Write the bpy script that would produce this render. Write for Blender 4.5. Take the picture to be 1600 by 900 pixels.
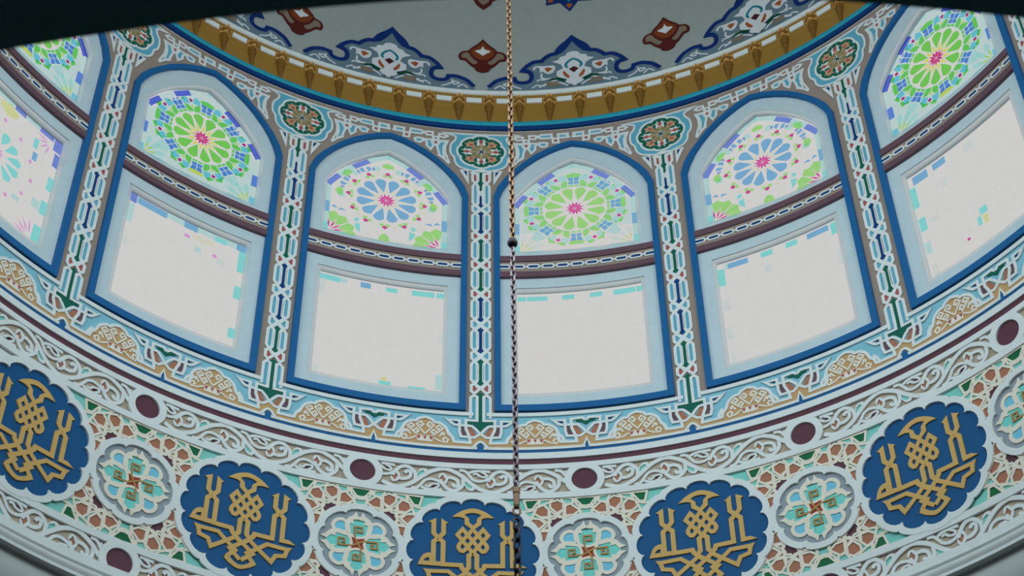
# Drum of a painted mosque dome seen from below: arched stained-glass windows, carved friezes, gold cornice.
SKY = 0.62
NEAR_W = 46.0
COLOUR = 0.83
NEAR_TILT = 0.28
LCOL = (0.72, 0.95, 1.0)
PAINT = dict(white=(180,200,204), brown=(136,132,124), light_blue=(116,182,204), cell_blue=(84,164,192), scroll_tan=(158,156,140), lattice_tan=(140,130,100),
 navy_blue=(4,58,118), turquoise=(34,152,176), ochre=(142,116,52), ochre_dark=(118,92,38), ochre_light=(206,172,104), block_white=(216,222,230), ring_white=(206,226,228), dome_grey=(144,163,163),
 frame_blue=(20,92,150), maroon=(84,54,68), maroon_light=(92,74,86), cartouche_tan=(172,150,106), reveal_grey=(158,186,196), pale_stone=(196,200,192),
 brick_red=(154,84,84), deep_green=(4,94,78), peach=(176,146,116), olive=(128,130,92), salmon=(152,108,86), teal=(112,196,190), emerald=(4,98,60), cream=(192,198,188),
 rosette_grey=(130,152,164), turq_light=(104,204,200), sky_blue=(104,190,220), gold_dull=(152,130,82), rust=(150,58,38), medallion_blue=(2,78,132), gold=(184,160,96),
 dome_grey_blue=(92,122,138), dome_navy=(4,42,112), dome_bright=(180,198,206), dome_maroon=(66,26,36), dome_orange=(150,84,48), dome_orange_dark=(112,56,26), dome_green=(2,66,52), dome_tan=(118,114,100), dome_teal=(10,120,140), dome_brown=(78,28,26))
GLASS = dict(white=(206,206,204), teal=(128,208,206), pale=(172,222,220), blue=(116,168,214), violet=(110,132,212), green=(150,210,124), pink=(202,72,150), yellow=(228,220,130), cream=(218,214,188), faint=(196,212,208), haze=(190,214,212), pink_pale=(222,150,206), lime=(200,218,150),  # tints paled to carry the overexposed look of daylit glass
 teal_deep=(112,186,206), pale_deep=(182,218,226), blue_deep=(86,128,206), violet_deep=(80,100,200), green_deep=(112,194,88), pink_deep=(190,40,120), yellow_deep=(226,204,92), cream_deep=(218,206,120), haze_deep=(172,214,220), faint_deep=(176,216,220), lime_deep=(216,210,120))
D={'blue_out':[(-0.003,13.418),(0.137,13.379),(0.262,13.315),(0.386,13.23),(0.508,13.118),(0.628,12.985),(0.706,12.89),(0.782,12.753),(0.83,12.604)],'blue_in':[(-0.005,13.354),(0.176,13.301),(0.301,13.231),(0.424,13.139),(0.545,13.026),(0.64,12.907),(0.622,12.887),(0.698,12.755),(0.767,12.588)],'wf_out':[(0.012,13.177),(0.154,13.104),(0.344,12.958),(0.505,12.785),(0.653,12.547),(0.643,11.79)],'gl_out':[(0.015,13.098),(0.176,13.022),(0.353,12.87),(0.5,12.701),(0.626,12.518),(0.631,11.802)],'glass_ref':{'center':[(0.011,12.449)],'petal':[(0.073,12.733),(0.034,12.721),(0.028,12.571),(0.13,12.705),(0.304,12.54),(0.304,12.41)],'pink':[(0.014,12.536),(0.103,12.448)],'pinksq':[(0.191,12.894),(0.455,12.596),(0.459,12.244),(0.178,11.984),(-0.169,11.997),(-0.43,12.258),(-0.427,12.618),(-0.161,12.905)],'oval':[(-0.055,12.972),(0.019,13.01),(0.095,12.959),(0.016,12.924)],'bluerect':[(0.183,13.017),(0.354,12.889),(0.319,12.839),(0.161,12.957),(0.494,12.712),(0.593,12.517),(0.535,12.514),(0.453,12.675),(0.561,12.304),(0.624,12.287),(0.621,12.143),(0.558,12.15),(0.56,11.97),(0.629,11.97),(0.626,11.821),(0.564,11.828)],'bot':[(0.088,11.845),(0.213,11.833),(0.211,11.789),(0.087,11.801),(-0.198,11.855),(-0.067,11.849),(-0.069,11.805),(-0.2,11.802),(0.369,11.82),(0.537,11.808),(0.548,11.779),(0.367,11.794)],'bluekite':[(0.175,12.83),(0.26,12.832),(0.255,12.729),(0.191,12.76),(-0.037,12.912),(0.067,12.906),(0.05,12.804),(-0.04,12.836),(0.323,12.667),(0.404,12.611),(0.389,12.568),(0.319,12.593),(0.371,12.47),(0.474,12.473),(0.468,12.355),(0.366,12.378)],'green':[(0.487,12.461),(0.545,12.465),(0.537,12.338),(0.488,12.369),(0.257,12.776),(0.321,12.762),(0.109,12.803)]},'glass_ref2':{'center':[(-0.022,12.464)],'petal':[(-0.141,12.729),(-0.048,12.765),(-0.031,12.683),(-0.05,12.591),(-0.11,12.641)],'pink':[(-0.085,12.542)],'corner':[(-0.563,12.159),(-0.449,12.144),(-0.49,12.056),(-0.473,11.989),(-0.402,12.133),(-0.349,12.123),(-0.476,11.842),(-0.394,11.997),(-0.29,12.013),(-0.28,11.943),(-0.544,11.973),(-0.47,12.054)],'halfoval':[(-0.1,11.867),(-0.079,11.964),(-0.022,11.997),(0.039,11.958),(0.048,11.896)],'pinksq':[(-0.119,12.839),(0.077,12.838),(0.244,12.731),(0.34,12.557),(0.341,12.357),(0.245,12.194),(0.079,12.096),(-0.124,12.099),(-0.299,12.176),(-0.391,12.351),(-0.387,12.553),(-0.289,12.731)],'rect':[(-0.354,12.934),(-0.163,13.057),(-0.14,13.004),(-0.324,12.885),(0.118,13.006),(0.13,13.049),(0.31,12.921),(0.284,12.886)]},'p_stem':[(-0.072,12.966),(-0.038,12.989),(-0.005,12.997),(0.029,12.993),(0.062,12.975),(0.011,12.952),(0.011,12.834),(0.029,12.809),(0.011,12.775),(0.011,12.704),(-0.004,12.68),(-0.021,12.702),(-0.022,12.773),(-0.039,12.805),(-0.022,12.832),(-0.022,12.95)],'p_red':[(0.044,12.941),(0.073,12.942),(0.073,12.85),(0.058,12.827),(0.044,12.849)],'p_lb0':[(0.058,12.78),(0.072,12.752),(0.072,12.514),(0.058,12.492),(0.044,12.513),(0.044,12.751)],'p_I0':[(-0.004,12.625),(0.009,12.6),(0.009,12.492),(0.029,12.468),(-0.004,12.43),(-0.038,12.464),(-0.019,12.49),(-0.019,12.599)],'p_x':[(0.072,0.045),(0.058,0.054),(0.027,0.011),(0.058,-0.025),(0.072,-0.012)],'p_lb':[(0.058,-0.073),(0.074,-0.1),(0.074,-0.274),(0.058,-0.299),(0.043,-0.275),(0.043,-0.101)],'p_I':[(-0.004,-0.022),(0.029,-0.054),(0.013,-0.084),(0.013,-0.295),(0.03,-0.325),(-0.003,-0.358),(-0.037,-0.329),(-0.02,-0.297),(-0.02,-0.086),(-0.038,-0.058)],'p_tri':[(0.158,12.978),(0.234,12.98),(0.144,12.768)],'p_trin':[(0.163,12.959),(0.194,12.959),(0.162,12.893)],'pf_S1':[(0.035,9.906),(0.035,9.63),(0.132,9.633),(0.131,9.528),(0.098,9.44),(0.091,9.371),(0.235,9.376),(0.253,9.428),(0.286,9.474)],'pf_S2':[(-0.001,9.473),(0.037,9.525),(0.077,9.565),(0.236,9.573),(0.295,9.627),(0.19,9.626),(0.189,9.496),(0.174,9.441),(0.055,9.434),(-0.001,9.478)],'pf_sal':[(0.034,9.47),(0.077,9.54),(0.117,9.558),(0.117,9.532),(0.088,9.448),(0.048,9.447)],'pf_mar':[(0.144,9.551),(0.175,9.559),(0.174,9.487),(0.16,9.448),(0.116,9.447),(0.142,9.514)],'pf_nav':[(0.208,9.622),(0.255,9.622),(0.208,9.589)],'pf_V':[(0.018,9.906),(0.019,9.599),(0.055,9.614),(0.113,9.614),(0.113,9.592),(0.062,9.586),(0.032,9.557),(0.032,9.525),(0.019,9.501),(-0.001,9.493)],'pf_bump':[(-0.001,9.358),(0.016,9.35),(0.028,9.323),(0.03,9.255)],'pf_bumpo':[(-0.059,9.301),(-0.049,9.325),(-0.027,9.366),(-0.001,9.386),(0.026,9.369),(0.048,9.328),(0.059,9.306)],'pf_white':[(0.096,9.908),(0.095,9.69),(0.42,9.695)],'ct_out':[(-0.461,9.635),(-0.403,9.612),(-0.378,9.583),(-0.335,9.579),(-0.278,9.534),(-0.248,9.462),(-0.217,9.427),(-0.202,9.378)],'ct_base':[(-0.54,9.423),(-0.385,9.419),(-0.395,9.356),(-0.533,9.361)],'ct_h':[[(-0.464,9.441),(-0.384,9.547),(-0.423,9.583),(-0.448,9.546),(-0.43,9.526),(-0.412,9.55)],[(-0.39,9.427),(-0.301,9.516),(-0.34,9.551),(-0.365,9.521),(-0.344,9.499),(-0.329,9.521)],[(-0.373,9.444),(-0.356,9.469),(-0.389,9.497),(-0.41,9.467),(-0.394,9.45),(-0.382,9.47)],[(-0.385,9.404),(-0.328,9.371),(-0.267,9.361),(-0.251,9.395),(-0.286,9.419),(-0.302,9.392),(-0.282,9.378)],[(-0.333,9.424),(-0.307,9.472),(-0.289,9.456),(-0.304,9.44)]],'ct_red':[[(-0.483,9.416),(-0.441,9.416),(-0.464,9.371)],[(-0.428,9.417),(-0.386,9.417),(-0.408,9.373)]],'pw_V':[(-0.083,9.619),(-0.031,9.617),(-0.009,9.591),(0.034,9.627),(0.086,9.623),(0.085,9.603),(0.044,9.593),(-0.004,9.564),(-0.038,9.592),(-0.084,9.604)],'pw_S1':[(0.001,9.621),(0.034,9.647),(0.099,9.646),(0.094,9.554),(0.066,9.476),(0.059,9.389),(0.202,9.384)],'pw_spike':[(-0.026,9.311),(-0.003,9.385),(0.023,9.323)],'sc_vine':[(0.185,8.839),(0.245,8.809),(0.338,8.811),(0.446,8.867),(0.545,8.963),(0.628,9.019),(0.713,9.035),(0.798,9.013),(0.867,8.955),(0.927,8.885),(1.019,8.837),(1.104,8.812),(1.188,8.816)],'sc_br':[(0.47,8.891),(0.466,8.974),(0.407,9.032),(0.339,9.025),(0.286,8.965),(0.266,8.925)],'sc_loz':[(0.293,8.982),(0.333,8.94),(0.327,8.882),(0.277,8.854),(0.25,8.902)],'sc_lozi':[(0.289,8.955),(0.309,8.921),(0.286,8.884),(0.266,8.915)],'sc_curl':[(0.331,8.898),(0.377,8.9),(0.419,8.926),(0.427,8.975),(0.395,8.988),(0.379,8.961)],'sc_leaf':[(0.482,8.924),(0.493,8.988),(0.526,9.026),(0.565,9.02),(0.561,8.986),(0.512,8.933)],'sc_leafi':[(0.488,8.94),(0.502,8.984),(0.535,9.004),(0.546,8.989),(0.511,8.943)],'sc_tul':[(0.435,8.81),(0.489,8.82),(0.53,8.872),(0.555,8.906),(0.605,8.925),(0.664,8.912),(0.699,8.884)],'sc_tul2':[(0.523,8.835),(0.557,8.818),(0.624,8.809),(0.708,8.817)],'sc_tul3':[(0.556,8.849),(0.59,8.842),(0.615,8.866),(0.665,8.876),(0.674,8.851),(0.624,8.815)],'sc_dot':[(0.628,8.859),(0.649,8.864),(0.647,8.848),(0.625,8.844)],'la':{'green':[[(-0.072,8.747),(0.105,8.737),(0.083,8.678),(0.042,8.662),(-0.018,8.672)],[(0.433,8.736),(0.54,8.73),(0.521,8.652),(0.486,8.653)]],'teal':[[(-0.03,8.635),(0.019,8.624),(0.061,8.631),(0.049,8.591),(0.061,8.568),(-0.027,8.568)],[(0.14,8.739),(0.217,8.746),(0.191,8.7),(0.184,8.691),(0.135,8.704)],[(0.315,8.739),(0.403,8.732),(0.413,8.695),(0.373,8.702),(0.351,8.716)],[(0.473,8.625),(0.515,8.609),(0.543,8.612),(0.509,8.566),(0.488,8.572)]],'salmon':[[(0.15,8.677),(0.185,8.661),(0.189,8.577),(0.126,8.579),(0.083,8.614)],[(0.26,8.724),(0.317,8.703),(0.315,8.66),(0.268,8.606),(0.221,8.637),(0.219,8.696)],[(0.384,8.674),(0.437,8.651),(0.453,8.602),(0.412,8.567),(0.353,8.568),(0.347,8.63)],[(0.384,8.488),(0.42,8.526),(0.479,8.537),(0.49,8.514),(0.43,8.444)],[(0.352,8.4),(0.411,8.399),(0.4,8.319),(0.383,8.301)]],'maroon':[[(0.219,8.535),(0.257,8.541),(0.267,8.553),(0.281,8.532),(0.316,8.525),(0.317,8.5),(0.332,8.477),(0.313,8.441),(0.241,8.497)],[(0.156,8.542),(0.191,8.539),(0.188,8.526)]],'tan':[[(0.219,8.607),(0.248,8.578),(0.221,8.565)],[(0.29,8.576),(0.32,8.605),(0.318,8.571)],[(0.347,8.533),(0.385,8.538),(0.352,8.509)],[(0.35,8.458),(0.382,8.433),(0.348,8.429)]]},'ro_petal':[(0.003,0.276),(0.052,0.234),(0.041,0.185),(0.067,0.2),(0.089,0.17),(0.085,0.118),(0.035,0.075),(-0.025,0.072),(-0.074,0.108),(-0.09,0.158),(-0.068,0.189),(-0.045,0.169),(-0.047,0.226)],'ro_petalo':[(0.003,0.278),(0.029,0.323),(0.053,0.271),(0.096,0.238),(0.114,0.195),(0.107,0.115),(0.061,0.056),(-0.0,0.038),(-0.066,0.06),(-0.104,0.111),(-0.111,0.192),(-0.093,0.24),(-0.044,0.272),(-0.024,0.314)],'ro_drop':[(0.124,0.126),(0.13,0.173),(0.161,0.202),(0.198,0.206),(0.211,0.18),(0.192,0.138),(0.157,0.126)],'ro_dropo':[(0.106,0.107),(0.114,0.187),(0.143,0.233),(0.19,0.243),(0.236,0.221),(0.25,0.163),(0.224,0.122),(0.17,0.104)],'ro_key':[(-0.0,-0.0),(-0.031,0.069),(-0.035,0.162),(0.026,0.174),(0.031,0.131),(-0.005,0.125)],'ro_red':[(-0.06,0.047),(-0.004,0.026),(0.061,0.056),(0.048,0.001),(0.062,-0.052),(0.004,-0.026),(-0.061,-0.06),(-0.048,-0.006)],'sp':{'lb':[[(0.044,13.543),(0.122,13.543),(0.12,13.508),(0.047,13.508)],[(0.217,13.55),(0.316,13.546),(0.33,13.527),(0.314,13.516),(0.215,13.515)],[(0.267,13.411),(0.289,13.422),(0.327,13.42),(0.326,13.397),(0.304,13.377),(0.274,13.383)],[(0.378,13.411),(0.426,13.418),(0.424,13.387),(0.445,13.349),(0.424,13.297),(0.396,13.336),(0.398,13.38)],[(0.533,13.403),(0.574,13.411),(0.553,13.334),(0.55,13.258),(0.564,13.178),(0.53,13.215),(0.523,13.265),(0.507,13.333)]],'red':[[(0.148,13.477),(0.182,13.479),(0.18,13.437),(0.146,13.435)],[(0.376,13.534),(0.393,13.539),(0.432,13.54),(0.431,13.514),(0.392,13.511)],[(0.464,13.415),(0.497,13.415),(0.495,13.381),(0.477,13.367),(0.463,13.386)],[(0.526,13.521),(0.57,13.524),(0.584,13.513),(0.568,13.5),(0.525,13.504)]],'purple':[[(0.463,13.469),(0.492,13.472),(0.49,13.451),(0.462,13.45)]]},'sp_wing':[(0.517,13.427),(0.569,13.438),(0.608,13.433),(0.581,13.351),(0.58,13.25),(0.626,13.098),(0.617,13.088),(0.57,13.151),(0.504,13.207)],'fl_top':[(-0.001,0.219),(0.01,0.174),(0.043,0.135),(0.031,0.07),(-0.0,0.023),(-0.033,0.066),(-0.048,0.129),(-0.014,0.173)],'fl_tip':[(-0.001,0.196),(0.025,0.157),(-0.001,0.109),(-0.027,0.153)],'fl_white':[(-0.038,0.23),(-0.018,0.195),(-0.001,0.183),(0.016,0.197),(0.037,0.235),(0.031,0.194),(0.061,0.191),(0.043,0.167),(0.049,0.117),(0.031,0.052),(-0.0,0.014),(-0.033,0.048),(-0.052,0.11),(-0.045,0.161),(-0.063,0.183),(-0.032,0.19)],'fl_diag':[(0.14,0.19),(0.182,0.151),(0.149,0.139),(0.152,0.089),(0.113,0.102),(0.046,0.044),(0.022,0.029),(0.07,0.109),(0.107,0.152),(0.064,0.159),(0.131,0.153)],'lb_out':[(-0.0,1.023),(-0.055,0.97),(-0.132,0.914),(-0.181,0.854),(-0.191,0.8),(-0.257,0.795),(-0.323,0.758),(-0.357,0.705),(-0.435,0.699),(-0.527,0.661),(-0.598,0.557),(-0.53,0.535),(-0.5,0.47),(-0.515,0.394),(-0.587,0.365),(-0.668,0.371)],'lb_outR':[(-0.0,1.023),(0.075,0.95),(0.145,0.877),(0.178,0.81),(0.268,0.773),(0.337,0.709),(0.473,0.675),(0.566,0.568),(0.491,0.551),(0.463,0.482),(0.489,0.398),(0.56,0.371),(0.644,0.392),(0.676,0.446),(0.751,0.461),(0.892,0.399),(0.983,0.287)],'lb_base':[(-0.687,0.283),(-0.037,0.284),(0.732,0.232)],'lb_orn':[(-0.007,0.812),(-0.064,0.795),(-0.084,0.755),(-0.149,0.739),(-0.169,0.698),(-0.244,0.676),(-0.19,0.651),(-0.145,0.627),(-0.12,0.56),(-0.195,0.519),(-0.198,0.443),(-0.127,0.395),(-0.085,0.324),(-0.033,0.283)],'lb_tealarc':[(-0.012,0.726),(-0.059,0.708),(-0.096,0.658),(-0.1,0.608),(-0.073,0.592),(-0.076,0.63),(-0.06,0.677),(-0.013,0.708)],'lb_mar':[(-0.01,0.582),(0.038,0.53),(-0.011,0.474),(-0.062,0.542)],'lb_or':[(-0.113,0.521),(-0.128,0.485),(-0.108,0.431),(-0.064,0.392),(-0.049,0.422),(-0.079,0.465)],'lb_green':[(-0.308,0.384),(-0.253,0.417),(-0.18,0.422),(-0.083,0.376),(-0.12,0.342),(-0.2,0.385)],'lb_tan':[(-0.322,0.347),(-0.272,0.364),(-0.201,0.353),(-0.148,0.307),(-0.203,0.282),(-0.311,0.287)],'lb_bud':[(-0.334,0.578),(-0.292,0.593),(-0.238,0.569),(-0.276,0.535),(-0.304,0.516),(-0.316,0.545)],'lb_budo':[(-0.337,0.616),(-0.227,0.618),(-0.211,0.559),(-0.25,0.5),(-0.305,0.491),(-0.358,0.536),(-0.385,0.513),(-0.388,0.589),(-0.429,0.599),(-0.448,0.556),(-0.465,0.588),(-0.428,0.624)],'lb_blu':[(-0.0,1.023),(-0.055,0.97),(-0.132,0.914),(-0.181,0.854),(-0.192,0.775),(-0.148,0.764),(-0.108,0.832),(-0.057,0.935),(-0.003,0.975)],'lo_head':[(0.0,1.04),(0.068,0.96),(0.143,0.893),(0.162,0.837),(0.133,0.766),(0.069,0.709),(0.004,0.681)],'lo_headi':[(0.001,0.992),(0.057,0.925),(0.122,0.871),(0.133,0.829),(0.101,0.772),(0.048,0.734),(0.004,0.717)],'lo_star':[(0.002,0.932),(0.026,0.881),(0.09,0.856),(0.037,0.816),(0.003,0.786)],'lo_wing':[(0.133,0.865),(0.197,0.855),(0.245,0.838),(0.279,0.782),(0.26,0.718),(0.201,0.707),(0.143,0.64),(0.08,0.598),(0.027,0.676),(0.101,0.75)],'lo_wingi':[(0.159,0.823),(0.218,0.821),(0.244,0.782),(0.237,0.746),(0.191,0.738),(0.122,0.665),(0.069,0.656),(0.059,0.691),(0.111,0.736)],'lo_ball':[(0.004,0.689),(0.059,0.677),(0.091,0.621),(0.07,0.554),(0.005,0.529)],'lo_up':[(-0.005,1.471),(0.096,1.554),(0.119,1.607),(0.175,1.621)],'star':[(0.006,1.404),(-0.087,1.522),(-0.278,1.522),(-0.247,1.598),(0.01,1.463),(-0.042,1.523)]}
import bpy, bmesh, math
from math import sin, cos, pi, radians, hypot, atan2
from mathutils import Vector, Matrix
from mathutils.geometry import tessellate_polygon

SC = bpy.context.scene
COL = SC.collection
for _o in list(bpy.data.objects):
    bpy.data.objects.remove(_o)

# ------------------------------------------------------------------ camera
R = 5.0                      # radius of the drum wall, metres
DT = 2*pi/16                 # sixteen bays round the drum
CAM = Vector((-1.36475*R, 0, 0))
FW = Vector((0.72236665, 0.00765840, 0.69146784))
RT = Vector((0.02085232, -0.99972518, -0.01071159))
UP = Vector((-0.69119578, -0.02215640, 0.72232783))
cam = bpy.data.cameras.new('camera'); cam_o = bpy.data.objects.new('camera', cam)
COL.objects.link(cam_o)
cam_o.matrix_world = Matrix(((RT.x, UP.x, -FW.x, CAM.x), (RT.y, UP.y, -FW.y, CAM.y), (RT.z, UP.z, -FW.z, CAM.z), (0, 0, 0, 1)))
cam.sensor_width = 36.0
cam.lens = 2614.67/1600*36.0
cam.clip_start = 0.05
cam.dof.use_dof = True; cam.dof.focus_distance = 14.0; cam.dof.aperture_fstop = 3.6
SC.camera = cam_o
# ------------------------------------------------------------------ world, lights, exposure
SC.view_settings.view_transform = 'Standard'; SC.view_settings.look = 'None'
SC.view_settings.exposure = 0.0; SC.view_settings.gamma = 1.0
SC.view_settings.use_curve_mapping = False
W = bpy.data.worlds.new('overcast_sky'); SC.world = W; W.use_nodes = True
bg = W.node_tree.nodes['Background']
bg.inputs[0].default_value = (1.0, 0.995, 0.985, 1); bg.inputs[1].default_value = SKY
TH = {-2: 0.86795, -1: 0.47205, 0: 0.08623, 1: -0.29707, 2: -0.69555}
def th(k):                   # azimuth of pier k (half numbers: window between two piers)
    if k in TH: return TH[k]
    if k != int(k): return (th(k-.5)+th(k+.5))/2
    return (TH[2]-(k-2)*DT) if k > 2 else (TH[-2]-(k+2)*DT)
def tl(k): return 0.09847 - k*DT      # azimuth on the lower frieze
for _k in range(9):          # daylight through the windows on the near side of the drum
    t = th(4.5+_k)
    L = bpy.data.lights.new('window_daylight', 'AREA'); L.shape = 'RECTANGLE'; L.size = 1.3; L.size_y = 3.1
    L.energy = NEAR_W; L.color = LCOL; L.spread = radians(150)
    o = bpy.data.objects.new('window_daylight', L); COL.objects.link(o)
    o.location = (4.75*cos(t), 4.75*sin(t), 11.4)
    d = Vector((-cos(t), -sin(t), -NEAR_TILT))
    o.rotation_euler = d.to_track_quat('-Z', 'Y').to_euler()

# ------------------------------------------------------------------ materials
def lin(c): return tuple(((x/255)/12.92 if x/255 < .04045 else ((x/255+.055)/1.055)**2.4) for x in c)
REF = lin((180, 200, 204))
MATS = {}
def mat(name, rgb, rough=.55, metal=0.0, ref=REF, top=.8, var=.03, scale=9.0):
    m = bpy.data.materials.new(name); m.use_nodes = True
    nt = m.node_tree; b = nt.nodes['Principled BSDF']
    if min(rgb) < 150 and not metal: top *= COLOUR
    c = [min(.9, v/r*top) for v, r in zip(lin(rgb), ref)]
    tc = nt.nodes.new('ShaderNodeTexCoord'); nz = nt.nodes.new('ShaderNodeTexNoise')
    nz.inputs['Scale'].default_value = scale; nz.inputs['Detail'].default_value = 3
    nt.links.new(tc.outputs['Object'], nz.inputs['Vector'])
    rp = nt.nodes.new('ShaderNodeValToRGB')
    rp.color_ramp.elements[0].position = .3; rp.color_ramp.elements[1].position = .7
    rp.color_ramp.elements[0].color = (*[v*(1-var) for v in c], 1)
    rp.color_ramp.elements[1].color = (*[min(.95, v*(1+var)) for v in c], 1)
    nt.links.new(nz.outputs['Fac'], rp.inputs['Fac']); nt.links.new(rp.outputs['Color'], b.inputs['Base Color'])
    b.inputs['Roughness'].default_value = rough; b.inputs['Metallic'].default_value = metal
    try: b.inputs['Specular IOR Level'].default_value = .25 if not metal else .5
    except KeyError: pass
    MATS[name] = m; return m
def glass(name, rgb):
    m = bpy.data.materials.new(name); m.use_nodes = True; nt = m.node_tree
    nt.nodes.remove(nt.nodes['Principled BSDF'])
    t = nt.nodes.new('ShaderNodeBsdfTransparent'); g = nt.nodes.new('ShaderNodeBsdfGlossy'); mx = nt.nodes.new('ShaderNodeMixShader')
    ref = lin((206, 206, 205))
    tc = nt.nodes.new('ShaderNodeTexCoord'); nz = nt.nodes.new('ShaderNodeTexNoise'); nz.inputs['Scale'].default_value = 14
    rp = nt.nodes.new('ShaderNodeValToRGB')
    c = [min(1, v/r) for v, r in zip(lin(rgb), ref)]
    rp.color_ramp.elements[0].position = .35; rp.color_ramp.elements[1].position = .65
    rp.color_ramp.elements[0].color = (*[v*.985 for v in c], 1); rp.color_ramp.elements[1].color = (*c, 1)
    nt.links.new(tc.outputs['Object'], nz.inputs['Vector']); nt.links.new(nz.outputs['Fac'], rp.inputs['Fac'])
    nt.links.new(rp.outputs['Color'], t.inputs['Color'])
    g.inputs['Roughness'].default_value = .2; mx.inputs[0].default_value = .02
    nt.links.new(t.outputs[0], mx.inputs[1]); nt.links.new(g.outputs[0], mx.inputs[2])
    nt.links.new(mx.outputs[0], nt.nodes['Material Output'].inputs['Surface'])
    MATS[name] = m; return m
for n, c in PAINT.items(): mat(n, c)
for n, c in GLASS.items(): glass('glass_'+n, c)
mat('dark_plaster', (110, 172, 180), .9, top=.8)
mat('steel', (120, 116, 124), .4, 1.0); mat('brass', (126, 110, 92), .42, 1.0); mat('iron', (62, 66, 74), .45, 1.0)
m = mat('window_plastic', (200, 212, 216), .4, top=.85)     # white sash bars; translucency added so they glow, standing in for window glare
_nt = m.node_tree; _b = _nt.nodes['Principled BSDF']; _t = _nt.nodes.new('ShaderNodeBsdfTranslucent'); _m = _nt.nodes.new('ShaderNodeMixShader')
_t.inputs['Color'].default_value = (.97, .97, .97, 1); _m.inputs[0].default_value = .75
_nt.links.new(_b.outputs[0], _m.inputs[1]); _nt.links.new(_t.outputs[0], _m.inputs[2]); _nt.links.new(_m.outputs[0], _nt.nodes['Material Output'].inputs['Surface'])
mat('carpet', (58, 70, 72), .95); mat('plaster', (170, 188, 190), .8)

# ------------------------------------------------------------------ mesh building in flat (u right, v up, d towards the room)
def tri_area(a, b, c): return abs((b[0]-a[0])*(c[1]-a[1])-(b[1]-a[1])*(c[0]-a[0]))
def sm(pts, n=5, closed=False):
    """Catmull-Rom through the points."""
    N = len(pts); out = []
    for i in range(N if closed else N-1):
        p = [pts[(i+j) % N] if closed else pts[min(max(i+j, 0), N-1)] for j in (-1, 0, 1, 2)]
        for s in range(n):
            t = s/n
            out.append(tuple(.5*(2*p[1][a]+(p[2][a]-p[0][a])*t+(2*p[0][a]-5*p[1][a]+4*p[2][a]-p[3][a])*t*t+(3*p[1][a]-p[0][a]-3*p[2][a]+p[3][a])*t**3) for a in (0, 1)))
    if not closed: out.append(tuple(pts[-1]))
    return out
def mir(p): return [(-x, y) for x, y in p]
def rot(p, a, c=(0, 0)):
    return [(c[0]+(x-c[0])*cos(a)-(y-c[1])*sin(a), c[1]+(x-c[0])*sin(a)+(y-c[1])*cos(a)) for x, y in p]
def mv(p, dx, dy): return [(x+dx, y+dy) for x, y in p]
def sc(p, s, c=(0, 0)): return [(c[0]+(x-c[0])*s, c[1]+(y-c[1])*s) for x, y in p]
def area(p): return .5*sum(p[i-1][0]*p[i][1]-p[i][0]*p[i-1][1] for i in range(len(p)))
def grow(p, w):
    """offset a closed polygon outwards by w with limited mitres."""
    q = [p[i] for i in range(len(p)) if hypot(p[i][0]-p[i-1][0], p[i][1]-p[i-1][1]) > 1e-5]
    s = 1 if area(q) > 0 else -1; out = []; n = len(q)
    for i in range(n):
        a, b, c = q[i-1], q[i], q[(i+1) % n]
        n1 = Vector((b[1]-a[1], a[0]-b[0])).normalized()*s; n2 = Vector((c[1]-b[1], b[0]-c[0])).normalized()*s
        m = n1+n2; l = m.length
        m = m/l if l > 1e-6 else n1
        k = min(1/max(m.dot(n1), .35), 1.9)
        out.append((b[0]+m.x*w*k, b[1]+m.y*w*k))
    return out
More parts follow.
